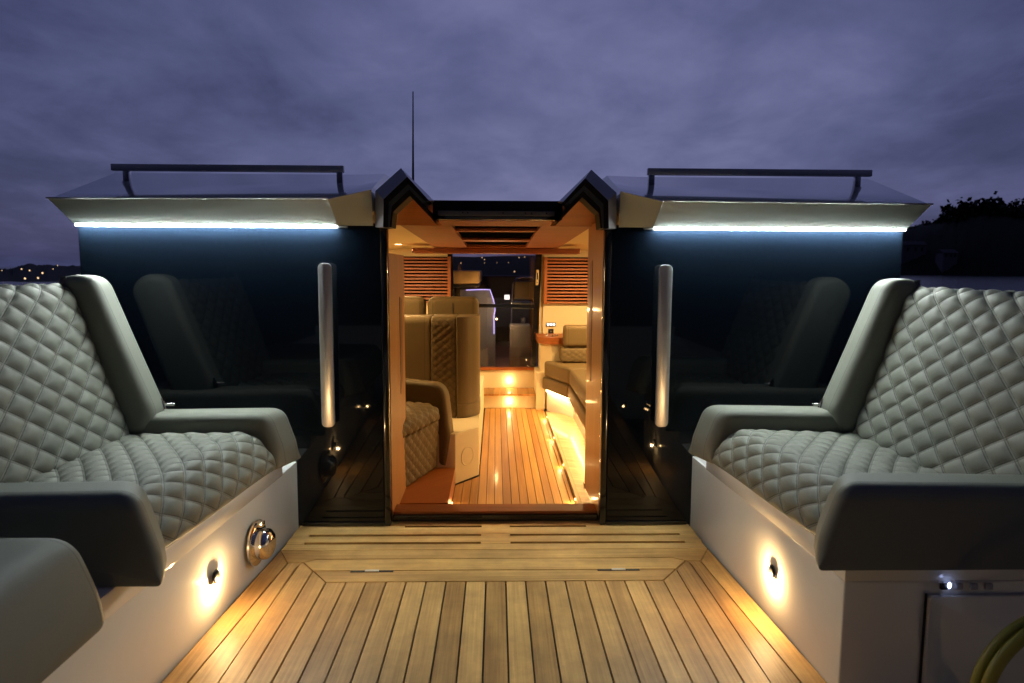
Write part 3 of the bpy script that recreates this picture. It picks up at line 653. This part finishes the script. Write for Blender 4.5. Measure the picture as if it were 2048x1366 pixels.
# louvred panels
for s, xs in ((-1, (-1.0, -.438)), (1, (.462, 1.0))):
    q0, q1 = PY(850, 512, 6.62).z-.004, PY(850, 606, 6.62).z
    t = thing('louvre_panel', 'orange wood louvred panel on the forward wall, '+('left of the forward glass door' if s < 0 else 'right of the forward glass door'), 'louvre', ((xs[0]+xs[1])/2, 6.62, q1), 'wooden louvre panels')
    bm = bmesh.new(); bx(bm, (xs[0], 6.640, q1), (xs[1], 6.649, q0)); obj('backing', bm, M['void'], t)
    xi = xs[1] if s < 0 else xs[0]
    obj('stile', board_box((min(xi, xi+s*.030), 6.600, q1-.004), (max(xi, xi+s*.030), 6.645, q0), 'z', .002), M['wood'], t)
    bm = bmesh.new(); n = 14; h = (q0-q1)/n
    for k in range(n):
        z = q1+k*h; prism(bm, [(6.600, z+.004), (6.606, z+.001), (6.638, z+h*.42), (6.636, z+h*.60), (6.602, z+h*.56)], 'x', xs[0] if s < 0 else xs[0]+.031, xs[1]-.031 if s < 0 else xs[1])
    obj('slats', grain_uv(bm, 'x'), M['wood'], t)
# forward glass door
t = thing('forward_door', 'black framed glass door at the far end of the cabin with a brass lock', 'glass door', (0, YW, .24))
def quadbar(px0, px1, y0=YW-.02, y1=YW+.015):          # frame pieces given by their corners in the wall plane
    bm = bmesh.new(); pts = [PY(a, b, YW) for a, b in px0+px1[::-1]]; prism(bm, [(p.x, p.z) for p in pts], 'y', y0, y1); return bm
obj('left_stile', quadbar([(895, 503), (899, 612), (905, 745)], [(905, 503), (909, 612), (915, 745)]), M['black'], t)
obj('right_stile', quadbar([(1071, 503), (1067, 612), (1062, 745)], [(1084, 503), (1079, 612), (1071, 745)], YW-.021, YW+.016), M['black'], t)
obj('top_rail', quadbar([(905, 501), (1071, 503)], [(905, 507), (1071, 508)], YW-.018, YW+.014), M['black'], t)
obj('middle_rail', quadbar([(909, 607), (1068, 609)], [(909, 614), (1067, 616)], YW-.018, YW+.014), M['black'], t)
obj('bottom_rail', quadbar([(914, 736), (1063, 738)], [(914, 746), (1063, 748)], YW-.018, YW+.014), M['black'], t)
obj('upper_pane', quadbar([(905, 507), (1072, 508)], [(909, 607), (1068, 609)], YW-.004, YW+.002), M['pane'], t)
obj('lower_pane', quadbar([(909, 614), (1067, 616)], [(914, 736), (1063, 738)], YW-.004, YW+.002), M['pane'], t)
bm = bmesh.new(); p = PY(1074, 555, YW-.03); prism(bm, rounded([(p.x-.013, p.z-.075), (p.x+.013, p.z-.072), (p.x+.019, p.z+.075), (p.x-.007, p.z+.075)], .010, 4), 'y', YW-.035, YW-.022, .002, 2)
lk = obj('lock', bm, mat('brass_plate', (0.80, 0.62, 0.34), 0.35, 0.1), t, 30)
bm = bmesh.new(); bx(bm, (p.x-.003, YW-.0365, p.z-.02), (p.x+.011, YW-.0352, p.z+.045), .003); bx(bm, (p.x-.004, YW-.0365, p.z-.052), (p.x+.006, YW-.0352, p.z-.042)); obj('keyhole', bm, M['dkplastic'], lk)
# ceiling
B = Boards(); cl = thing('wooden_ceiling', 'orange wood ceiling panel narrowing towards the forward door', 'ceiling', (0, 4.5, 1.4))
def cpoly(pix, dz=0.0): return [(q.x, q.y, q.z+dz) for q in (PC(a, b) for a, b in pix)]
def slab(polys, th, name, mt, parent, grain='x'):
    bm = bmesh.new()
    for P_ in polys:
        A = [bm.verts.new(p) for p in P_]; C = [bm.verts.new((p[0], p[1], p[2]+th)) for p in P_]; n = len(A)
        bm.faces.new(A); bm.faces.new(C[::-1])
        for k in range(n): bm.faces.new((A[k], A[(k+1) % n], C[(k+1) % n], C[k]))
    return obj(name, grain_uv(bm, grain), mt, parent)
sk = [(903, 451), (1080, 451), (1052, 494), (932, 494)]
a_, b_, c_, d_ = [PC(*p) for p in sk]
yn, yf = 3.16, d_.y
xl0 = PC(801, 451); xl1 = PC(861, 490)
def ex(y): return abs(xl0.x)+(abs(xl1.x)-abs(xl0.x))*(y-xl0.y)/(xl1.y-xl0.y)
def sx_(y): return abs(a_.x)*1.0+(abs(c_.x)-abs(a_.x))*(y-a_.y)/(c_.y-a_.y)
Ys = a_.y
polys = []
for s in (-1, 1):
    polys.append([(s*ex(y)*1.0 if abs(ex(y)) < 2 else s*1.4, y, zc(y)) for y in (Ys, yf)]+[(s*sx_(yf), yf, zc(yf)), (s*sx_(Ys), Ys, zc(Ys))])
yE = 3.205; xin_ = abs(PY(872, 447, 3.16).x)-.001
polys.append([(-xin_, yE, zc(yE)), (xin_, yE, zc(yE)), (xin_, Ys, zc(Ys)), (-xin_, Ys, zc(Ys))])
yq = PC(861, 490).y
polys.append([(-ex(yf), yf, zc(yf)), (ex(yf), yf, zc(yf)), (ex(yf), yf+.35, zc(yf+.35)), (-ex(yf), yf+.35, zc(yf+.35))])
slab(polys, .02, 'panel', M['wood'], cl)
bm = bmesh.new(); ym = yf+.1
obj('cross_beam', board_box((-.70, ym, zc(ym)-.045), (.70, ym+.30, zc(ym)-.003), 'x', .003), M['wood'], cl)
# louvred skylight: dark well with three wooden slats
slab([[(-sx_(Ys)-.03, Ys, zc(Ys)+.0205), (sx_(Ys)+.03, Ys, zc(Ys)+.0205), (sx_(yf)+.03, yf, zc(yf)+.0205), (-sx_(yf)-.03, yf, zc(yf)+.0205)]], .01, 'skylight_well', M['void'], cl)
for (p0, p1) in ((452, 453.6), (462.4, 465.6), (481, 485.5)):
    y, y2 = PC(992, p0).y, PC(992, p1).y
    obj('slat', board_box((-sx_(y)-.02, y, zc(y)+.0015), (sx_(y)+.02, y2, zc(y)+.018), 'x', .003), M['wood'], cl)
# wooden lining falling from the peaks of the hatch to the ceiling, and cream side ceilings
for s in (-1, 1):
    a, b = PY(872, 447, 3.16), PY(820, 392, 3.16); xi_, xp_ = abs(a.x), abs(b.x)
    V = [(s*.535, 3.15, 1.443), (s*xp_, 3.15, b.z+.006), (s*xi_, 3.15, a.z-.002), (s*xi_, Ys+.004, zc(Ys)), (s*.535, Ys+.004, zc(Ys))]
    bm = bmesh.new(); A = [bm.verts.new(v) for v in V]; C = [bm.verts.new((v[0], v[1], v[2]+.012)) for v in V]
    for T in ((0, 1, 4), (1, 3, 4), (1, 2, 3)): bm.faces.new([A[k] for k in T]); bm.faces.new([C[k] for k in T[::-1]])
    for k in range(5): bm.faces.new((A[k], A[(k+1) % 5], C[(k+1) % 5], C[k]))
    obj('ridge_lining', grain_uv(bm, 'x'), M['wood'], cl)
    sc = slab([[(s*.45, Ys+.003, zc(Ys)+.032), (s*1.81, Ys+.003, zc(Ys)+.032), (s*1.81, YW, zc(YW)+.032), (s*.45, YW, zc(YW)+.032)]], .015, 'side_lining', M['cream'], cl)
# downlights
p = PC(797, 495); 
spots = [(-1, abs(p.x), p.y), (1, abs(p.x), p.y), (-1, .98, 4.4), (1, .98, 4.4), (-1, 1.35, 5.6), (1, 1.35, 5.6)]
wh = ['near the forward door on the left', 'near the forward door on the right', 'above the helm seat side', 'above the settee side', 'at the far left corner', 'at the far right corner']
for (s, x, y), w0 in zip(spots, wh):
    z = zc(y)+.031; t = thing('ceiling_light', 'small round recessed ceiling light in the cream lining '+w0, 'ceiling light', (s*x, y, z), 'recessed ceiling lights')
    bm = bmesh.new(); lathe(bm, (s*x, y, z), (0, 0, -1), [(0, .040), (.005, .038), (.005, .028)], 24); obj('bezel', bm, M['chrome'], t, 40)
    bm = bmesh.new(); lathe(bm, (s*x, y, z-.0055), (0, 0, -1), [(0, .027), (.001, .027)], 20); obj('lens', bm, M['warm'], t, 40)
    lamp('glow', 'AREA', (s*x, y, z-.012), P_CEIL, WARM, t, .054)
# switches and socket on the wall right of the door
p = PY(1102, 649, YW-.012); t = thing('light_switches', 'black switch panel with three round white lamps on the cream wall', 'switch panel', (p.x, YW-.001, p.z))
bm = bmesh.new(); bx(bm, (p.x-.046, YW-.012, p.z-.018), (p.x+.046, YW-.001, p.z+.018), .003); obj('plate', bm, M['dkplastic'], t)
for k in (-1, 0, 1):
    bm = bmesh.new(); lathe(bm, (p.x+k*.028, YW-.0122, p.z), (0, -1, 0), [(0, .0115), (.002, .010)], 16); obj('lamp', bm, M['whitelamp'], t)
p = PY(1102, 663, YW-.012); t = thing('wall_socket', 'square black wall socket just below the lit switch panel', 'socket', (p.x, YW-.001, p.z))
bm = bmesh.new(); bx(bm, (p.x-.026, YW-.010, p.z-.026), (p.x+.026, YW-.001, p.z+.026), .003); obj('plate', bm, M['dkplastic'], t)
bm = bmesh.new(); lathe(bm, (p.x, YW-.0102, p.z), (0, -1, 0), [(0, .008), (.002, .007)], 12); obj('port', bm, M['alu'], t)
# shelf
t = thing('corner_shelf', 'rounded orange wood shelf under the socket in the right corner', 'shelf', (.5, 6.4, .55))
a = PY(1076, 682, 6.25); b = PY(1131, 682, 6.25)
pl = rounded([(a.x, YW-.005), (a.x, 6.30), (b.x-.15, 6.20), (b.x+.15, 6.20), (b.x+.15, YW-.005)], [.002, .05, .02, .002, .002], 6)
bm = bmesh.new(); prism(bm, pl, 'z', .515, .575); obj('board', grain_uv(bm, 'x'), M['wood'], t, 30)
bm = bmesh.new(); prism(bm, [(a.x+.03, YW-.006), (a.x+.03, 6.33), (b.x-.13, 6.24), (b.x+.1, 6.24), (b.x+.1, YW-.006)], 'z', ZF, .514); obj('support', bm, M['cream'], t)
for k, (dx, dy) in enumerate(((.09, .12), (.14, .10), (.19, .12))):
    bm = bmesh.new(); lathe(bm, (a.x+dx, 6.30+dy-.02, .5755), (0, 0, 1), [(0, .016), (.010, .014), (.014, .006), (.014, 0)], 16)
    tag(obj('deck_fitting', bm, M['chrome'], smooth=40), 'small steel fitting on the corner shelf, '+['left one', 'middle one', 'right one'][k], 'fitting', 'steel fittings on the shelf')
# right settee with the strip light beneath
st = thing('settee', 'taupe corner settee floating over a glowing white base on the right', 'settee', (.8, 5.2, ZL))
outer = [(.425, 6.22), (.61, 5.72), (.61, 3.75), (1.7, 3.75), (1.7, 6.22)]
def grow(d): return [(.425+d, 6.22-d*.3), (.61+d, 5.72+d*.2), (.61+d, 3.75+abs(d)), (1.7, 3.75+abs(d)), (1.7, 6.22-d*.3)]
bm = bmesh.new(); prism(bm, [(.47, 6.20), (.665, 5.74), (.665, 3.80), (1.7, 3.80), (1.7, 6.20)], 'z', ZL-.03, .098); obj('base', bm, M['white'], st)
def two(p0, z0, z1, bev): bm = bmesh.new(); prism(bm, p0, 'z', z0, z1, bev, 4); return bm
far = [(.425, 6.22), (.608, 5.73), (1.0, 5.73), (1.0, 6.22)]; near = [(.61, 5.722), (.61, 3.75), (1.15, 3.75), (1.15, 5.722)]
obj('lower_pad', two(far, .10, .213, .018), M['tan'], st, 40); obj('lower_pad', two(near, .10, .213, .018), M['tan'], st, 40)
obj('seat_pad', two([(x+(.012 if x < .7 else 0), y) for x, y in far], .2145, .365, .03), M['tan'], st, 40); obj('seat_pad', two([(x+(.012 if x < .7 else 0), y) for x, y in near], .2145, .360, .03), M['tan'], st, 40)
for z0, z1, mt, am, nm in ((.368, .505, M['tanq'], .006, 'back_roll'), (.507, .70, M['tan'], 0, 'back_cushion')):
    pr = rounded([(6.02 if z0 < .4 else 6.04, z0), (6.19, z0), (6.19, z1), (6.05, z1)], .035, 6)
    xs0 = .575 if z0 < .4 else .605
    bmq = pad(pr, xs0, 1.3, lambda a, b, l: (l, a, b), (.07, .05, am, .0, 9) if am else None, .012, .035)
    obj(nm, bmq, mt, st, 60)
t = thing('strip_light', 'warm strip light burning white under the right settee edge', 'strip light', (.65, 4.7, .09))
bm = bmesh.new(); bx(bm, (.640, 3.82, .088), (.651, 5.715, .0985)); prism(bm, [(.460, 6.16), (.612, 5.745), (.620, 5.75), (.468, 6.165)], 'z', .088, .0985); obj('diffuser', bm, M['warmhot'], t)
# helm pedestal and seat on the left
pd = thing('pedestal', 'cream pedestal with a chamfered corner and round speaker under the helm seat', 'pedestal', (-.4, 4.8, ZF))
bm = bmesh.new(); prism(bm, [(-.245, 4.037), (-.108, 4.215), (-.113, 6.31), (-1.2, 6.31), (-1.2, 4.037)], 'z', ZF, .210, .004, 2); obj('body', bm, M['cream'], pd)
c = Vector((-.1765-.0, 4.126, .05)); nr = Vector((.178, -.137, 0)).normalized()
c = c + nr*.001
bm = bmesh.new(); lathe(bm, c, nr, [(0, .060), (.002, .059), (.002, .055), (.0005, .053), (.0018, 0)], 32); obj('speaker_cover', bm, M['cream'], pd, 30)
hs = thing('helm_seat', 'large taupe helm seat back with vertical seams standing on the cream pedestal', 'seat', (-.4, 4.6, .21))
def hpoly(xa, xb, y0): return [(xa, y0), (xb, y0), (xb, 4.85), (xa, 4.85)]
bm = bmesh.new(); prism(bm, [(-.92, 4.47), (-.2405, 4.47), (-.2405, 4.85), (-.92, 4.85)], 'z', .2115, .872, .022, 4)
def slope_panel(xa, xb, y0, z0, z1, mt, nm, q=None, ytop=None):
    pr = rounded([(y0, z0), (4.78, z0), (4.78, z1), (y0+.02, z1)], [.012, .012, .03, .045], 6)
    P_ = pad(pr[::-1], xa, xb, lambda a, b, l: (l, a, b), q, .011, .012); return obj(nm, P_, mt, hs, 60)
bm.free()
slope_panel(-.80, -.432, 4.470, .2115, .884, M['tan'], 'side_panel')
pl_len = 2*(.31+.67)
slope_panel(-.431, -.262, 4.470, .2115, .884, M['tanq'], 'centre_panel', (.062, .05, .006, .0, 9))
bm = bmesh.new(); prism(bm, rounded([(-.261, 4.470), (-.205, 4.470), (-.115, 4.58), (-.112, 4.78), (-.261, 4.78)], [.012, .05, .05, .02, .01], 5), 'z', .302, .884, .014, 3); obj('wing_panel', bm, M['tan'], hs, 50)
bm = bmesh.new(); prism(bm, rounded([(-.261, 4.468), (-.205, 4.468), (-.112, 4.58), (-.109, 4.78), (-.261, 4.78)], [.012, .05, .05, .02, .01], 5), 'z', .2115, .300, .010, 3); obj('wing_foot', bm, M['tan'], hs, 50)
t2 = thing('dinette_bench', 'row of taupe cushions rising behind the helm seat with a narrow gap', 'seat back', (-.45, 5.0, .21))
for k, (a, b) in enumerate(((-.86, -.505), (-.492, -.125))):
    pr = rounded([(4.86, .2115), (4.99, .2115), (4.99, 1.0), (4.88, 1.0)], [.01, .01, .04, .05], 6)
    o_ = obj('back_cushion', pad(pr, a, b, lambda aa, bb, l: (l, aa, bb), None, .02, .05), M['tan'], t2, 60)
    bm = bmesh.new(); mx_ = (a+b)/2; tube(bm, [(mx_, 4.862+.006, .85), (mx_, 4.877, .95), (mx_, 4.905, .999)], .003, 6); obj('seam', bm, M['caulk'], o_)
# plinth and side seat just inside the door on the left
B = Boards(); B.add([(-.80, 3.40), (-.246, 3.40), (-.246, 4.030), (-.80, 4.030)], .005, th=.104, ang=.9, gap=0)
tag(B.done('wooden_plinth', M['wood']), 'orange wood plinth under the quilted side seat inside the doorway', 'plinth')
ss = thing('inner_settee', 'taupe quilted side seat with a rounded arm on the wooden plinth', 'seat', (-.5, 3.85, .006)); RA = math.radians(-19)
def sp_(a, b, l):                                       # a: inwards (towards the aisle), b: up, l: along
    px, py = -.46+a, 3.66+l; dx, dy = a, l; ca, sa = math.cos(RA), math.sin(RA)
    return (-.462+dx*ca-dy*sa, 3.655+dx*sa+dy*ca, b)
pr = rounded([(-.02, .008), (-.005, .300), (-.35, .300), (-.35, .008)], [.01, .02, .01, .01], 4)
obj('front_panel', pad(pr, -.25, .395, sp_, (.075, .062, .008, 0.0, .33), .008, .01), M['tanq'], ss, 60)
pr = rounded([(.015, .305), (.012, .375), (-.06, .405), (-.35, .40), (-.35, .305)], [.03, .03, .03, .02, .01], 6)
obj('seat_pad', pad(pr, -.25, .375, sp_, (.075, .062, .008, 0.0, .5), .008, .03), M['tanq'], ss, 60)
pr = rounded([(.03, .008), (.055, .20), (.015, .515), (-.5, .535), (-.5, .008)], [.01, .03, .09, .01, .01], 8)
obj('arm', pad(pr, .40, .50, sp_, None, .012, .03), M['tan'], ss, 60)

# ================================================================== FOREDECK beyond the forward door, some furniture standing in for reflections
bm = bmesh.new(); bx(bm, (-1.7, YW+.10, .05), (1.7, 11.0, .11)); tag(obj('foredeck', bm, M['palewood']), kind='structure')
def fbox(px0, py0, px1, py1, Y, dep, name, mt, parent=None, bev=.01):
    a, b = PY(px0, py1, Y), PY(px1, py0, Y); bm = bmesh.new(); bx(bm, (a.x, Y, a.z), (b.x, Y+dep, b.z), bev, 2); return obj(name, bm, mt, parent, 30)
t = thing('reflected_seat', 'cream seat back standing in for a warm reflection in the forward door', 'seat', (-.4, 7.9, .11))
fbox(903, 541, 959, 567, 7.25, 1.4, 'back_cushion', M['cushion'], t, .02); fbox(880, 568, 957, 574, 7.27, 1.2, 'shadow_board', M['dkplastic'], t)  # cushion imitates a warm shape reflected in the door glass
a = PY(900, 575, 8.05); bm = bmesh.new(); bx(bm, (a.x, 8.05, .11), (a.x+.3, 8.7, a.z), .01); obj('plinth', bm, M['dkplastic'], t)
bm = bmesh.new(); bx(bm, (-1.75, 10.2, .11), (1.75, 10.4, 1.10), .02); bx(bm, (-1.75, 7.0, .11), (-1.68, 10.2, 1.0)); bx(bm, (1.68, 7.0, .11), (1.75, 10.2, 1.0)); tag(obj('dark_bow_panel', bm, M['darkwood']), 'dark panel added beyond the forward door to hide bright water', 'bulwark')  # added dark panel, keeps bright water out of the door view
t = thing('console', 'blue grey console and violet line standing in for the cockpit reflected in the forward door', 'console', (-.2, 7.5, .11))
pts = [PY(*p, 7.4) for p in ((920, 579), (980, 579), (990, 612), (991, 740), (920, 740))]; bm = bmesh.new(); prism(bm, [(p.x, max(p.z, .112)) for p in pts], 'y', 7.4, 7.8); obj('cabinet', bm, M['bluegrey'], t)
bm = bmesh.new(); tube(bm, [PY(*p, 7.39) for p in ((932, 580), (965, 579), (980, 579.5), (985, 594), (990, 612), (990, 622), (988, 630), (988, 668))], .0045, 8); obj('reflected_line', bm, M['violet'], t)  # reflection of the cockpit strip light built as a glowing line
t = thing('pilot_chair', 'dark chair with a chrome hoop beyond the forward door', 'chair', (.28, 7.6, .11))
bm = bmesh.new(); tube(bm, [PY(*p, 7.5) for p in ((1022, 690), (1024, 600), (1026, 568), (1033, 557), (1045, 555), (1064, 555), (1072, 562), (1072, 690))], .009, 8); obj('hoop', bm, M['chrome'], t, 60)
fbox(1028, 562, 1070, 600, 7.52, .10, 'backrest', M['tan'], t, .03); fbox(1024, 606, 1068, 618, 7.35, .45, 'seat', M['leather'], t, .02)
a = PY(1046, 640, 7.6); bm = bmesh.new(); lathe(bm, (a.x, 7.6, .112), (0, 0, 1), [(0, .12), (.02, .11), (.03, .035), (.55, .035)], 20); obj('pedestal', bm, M['chrome'], t, 40)
t = fbox(1020, 651, 1062, 748, 7.1, .3, 'storage_box', M['house'], None, .01); tag(t, 'pale grey storage box low behind the forward door glass', 'box')
t = fbox(1009, 590, 1019, 599, 9.2, .02, 'chart_screen', M['whitelamp'], None, .002); tag(t, 'small bright white screen glowing beyond the forward door', 'screen')
t = thing('added_deck_lamp', 'round warm lamp added beyond the forward door to light the seat back', 'lamp', PY(993, 638, 7.3))
q = PY(993, 638, 7.3); bm = bmesh.new(); lathe(bm, q, (0, -1, 0), [(0, .018), (.004, .016), (.004, .011)], 16); obj('bezel', bm, M['chrome'], t); bm = bmesh.new(); lathe(bm, q+Vector((0, -.002, 0)), (0, -1, 0), [(0, .010), (.003, .009)], 14); obj('lens', bm, M['warm'], t)
lamp('glow', 'POINT', (q.x, 7.0, q.z+.12), 9.0, WARM, t, .01)  # added light, set off its lens to brighten the seat back

# ================================================================== COCKPIT BENCHES
def bench(s, yn_, name, label, y_end):
    """s: side; yn_: aft face of the near arm; parts: base, arms, seat cushion, backrest, bolster"""
    sd = s; t = thing(name, label, 'bench', (s*1.35, (yn_+3.0)/2, 0), 'quilted cockpit benches')
    SC = .965                                           # the pads' real size: the drawn profile times this, eye height kept
    def fit(x, y, z): return (x*SC, y*SC, 1.2+(z-1.2)*SC)
    pl = lambda a, b, l: fit(s*a, l, b)
    # white moulded base, its front flaring slightly aft
    dz = -.022 if s < 0 else 0.0
    bm = bmesh.new(); P_ = [(s*.917, YB-.004), (s*edge_x(y_end), y_end), (s*1.85, y_end), (s*1.85, YB-.004)]; ztop = .400+dz; prism(bm, P_, 'z', -.05, .335+dz, .006, 3); prism(bm, [(s*(edge_x(2.88)), 2.88), (s*edge_x(y_end), y_end), (s*1.84, y_end), (s*1.84, 2.88)], 'z', .3352+dz, ztop, .004, 2); obj('base', bm, M['white'], t, 35)
    zb = .374+dz
    def near(a): return max(0.0, min(1.0, (1.45-a)/.45))
    far_arm = lambda a, b, l: fit(s*(a-(l-2.79)*.29*near(a)), l, b)
    aft_arm = lambda a, b, l: fit(s*(a+(l-yn_)*.40*near(a)), l, b)
    seat_pl = lambda a, b, l: fit(s*(a+(2.79-l)*.082*near(a)), l, b)
    def armp(x, zt): return rounded([(x, zb), (x+.004, zb+.075), (x+.060, zt), (1.80, zt-.012), (1.80, zb)], [.022, .038, .055, .055, .01], 9)
    ya, yb_ = 2.835, 3.0
    obj('armrest', pad(armp(.925, .605+dz*.6), ya, yb_, far_arm, None, .012, .040, .0006, zb), M['leather'], t, 60)
    obj('armrest', pad(armp(.885, .615 if s > 0 else .603), yn_, yn_+.165, aft_arm, None, .012, .045, .0006, zb), M['leather'], t, 60)
    # seat cushion, quilting runs down the rolled front
    pr0 = [(.928, zb), (.936, zb+.055), (1.02, .532+dz*.6), (1.56, .508), (1.56, zb+.01), (1.0, zb)]
    pr = rounded(pr0, [.018, .028, .07, .03, .01, .01], 8)
    y0, y1 = yn_+.158, ya+.004
    obj('seat_cushion', pad(pr, y0, y1, seat_pl, (.130, .094, .0104, .02, .75), .0060, .022, .0022, zb), M['quilt'], t, 70)
    # leaning backrest: profile in x,z
    bk = rounded([(1.515, .50), (1.725, 1.125), (1.80, 1.135), (1.84, 1.09), (1.66, .50)], [.02, .05, .04, .03, .01], 8)
    obj('backrest', pad(bk, yn_-.03, y1-.005, pl, (.140, .102, .0118, .0, .72), .0060, .030, .0028), M['quilt'], t, 70)
    bo = rounded([(1.425, .590), (1.470, .50), (1.64, .50), (1.84, 1.10), (1.76, 1.172), (1.645, 1.160)], [.045, .045, .045, .06, .05, .05], 8)
    obj('bolster', pad(bo, y1-.018, y1+.132, pl, None, .012, .040, .0006), M['leather'], t, 60)
    bm = bmesh.new(); lathe(bm, (s*1.39, (y1+.10)*SC, .626), (s*.2, 0, 1), [(-.015, .014), (.02, .014), (.02, .008), (.032, .008)], 16); lathe(bm, (s*1.39-.02*s, (y1+.10)*SC, .631), (1, 0, 0), [(-.02, .006), (.03, .006)], 10)
    obj('hinge', bm, M['chrome'], t, 40)
    return t
bench(1, 1.79, 'cockpit_bench', 'grey quilted bench on a white base in front of the right glass door', 1.805)
bench(-1, 1.765, 'cockpit_bench', 'grey quilted bench on a white base in front of the left glass door', .30)
t = thing('sun_pad', 'dark grey upholstered pad end at the near left on the white base', 'cushion', (-1.3, 1.2, .385))
pr = rounded([(.862, .35), (.875, .44), (.930, .582), (1.80, .582), (1.80, .35)], [.045, .045, .06, .06, .04], 8)
obj('pad', pad(pr, .55, 1.565, lambda a, b, l: (-a-.045, l, b), None, .015, .04, .001), M['leather'], t, 60)
# near cabinet face details under the right bench
cb = thing('locker_panel', 'recessed locker door on the aft end of the right seat base', 'locker', (1.2, 1.79, 0))
bm = bmesh.new(); a = PY(1856, 1190, 1.795); prism(bm, rounded([(a.x, .02), (1.75, .02), (1.75, a.z), (a.x, a.z)], .012, 4), 'y', 1.783, 1.797, .002, 2); obj('door', bm, M['white'], cb, 30)
bm = bmesh.new(); a2 = PY(1853, 1187, 1.795); bx(bm, (a2.x-.002, 1.7965, .015), (a.x-.0005, 1.7995, a.z+.003)); obj('shut_line', bm, M['caulk'], cb)
t = thing('switch_row', 'row of dark switches with one lit blue above the locker door', 'switches', (1.25, 1.79, .35))
for k in range(4):
    p = PY(1888+k*30, 1172, 1.795); bm = bmesh.new(); bx(bm, (p.x-.012, 1.788, p.z-.009), (p.x+.008, 1.798, p.z+.009), .003); sw = obj('switch', bm, M['dkplastic'] if k == 0 else M['trim'], t, 30)
    if k == 0:
        p = PY(1899, 1171, 1.785); bm = bmesh.new(); bmesh.ops.create_icosphere(bm, subdivisions=2, radius=.008); bmesh.ops.scale(bm, verts=bm.verts, vec=(.7, .4, 1.2)); bmesh.ops.translate(bm, verts=bm.verts, vec=(p.x, 1.785, p.z)); obj('lamp', bm, M['bluelamp'], sw)
# coiled yellow hose at the near right
bm = bmesh.new(); c = PY(2152, 1412, 1.45); R = .205; pts = []
for k in range(125):
    a = math.pi*2*k/62; pts.append((c.x+R*math.cos(a), 1.45+.03*(k/62), c.z+R*math.sin(a)*1.02))
tube(bm, pts, .0145, 12, ref=(0, 1, 0)); tag(obj('coiled_hose', bm, M['yellow'], smooth=60), 'coil of yellow green hose hanging at the near right corner', 'hose')
# courtesy lights in the seat bases
def base_x(y): return edge_x(y) if y < 2.826 else .917+(3.10-y)*.004
for s, px, py in ((-1, 430, 1153), (1, 1546, 1143), (-1, 0, 0), (1, 0, 0)):
    p = PX(px, py, s*.945); x = s*(base_x(p.y)); p = PX(px, py, x); sd = 'left' if s < 0 else 'right'
    if not px: p = Vector((s*base_x(.93), .93, .145)); sd = 'aft '+sd
    nrm = Vector((-s, -.0565, 0)).normalized()
    t = thing('courtesy_light', f'small hooded warm light glowing in the white {sd} seat base', 'courtesy light', p, 'courtesy lights in the seat bases')
    bm = bmesh.new(); c = p+nrm*.001
    lathe(bm, c, nrm, [(0, .024), (.002, .0235), (.003, .019)], 28); obj('bezel', bm, M['gun'], t, 40)
    bm = bmesh.new(); lathe(bm, c+nrm*.0025, nrm, [(0, .0200), (.003, .0205), (.006, .018), (.008, .010), (.0085, 0)], 28)
    obj('hood', bm, M['rubber'], t, 50)
    lamp('glow', 'POINT', c+nrm*.020+Vector((0, 0, -.016)), P_COURT if px else P_COURT*.10, (1.0, .62, .27), t, .005)
# chrome power inlet with round cap
p = PX(512, 1085, -.93); x = -base_x(p.y); p = PX(512, 1085, x); nrm = Vector((1, -.0565, 0)).normalized()
t = thing('power_inlet', 'round chrome inlet cap on the left white seat base', 'inlet', p)
bm = bmesh.new(); lathe(bm, p+nrm*.001, nrm, [(0, .088), (.007, .087), (.012, .076), (.014, .062)], 40); obj('flange', bm, M['chrome'], t, 30)
bm = bmesh.new(); lathe(bm, p+nrm*.012+Vector((0, -.004, -.002)), nrm, [(0, .058), (.026, .060), (.040, .057), (.052, .044), (.059, .022), (.060, 0)], 40); obj('cap', bm, M['chrome'], t, 40)
bm = bmesh.new(); c = p+nrm*.006+Vector((0, 0, .076)); bx(bm, (c.x-.006, c.y-.014, c.z-.012), (c.x+.028, c.y+.014, c.z+.010), .004); obj('hinge', bm, M['chrome'], t, 30)
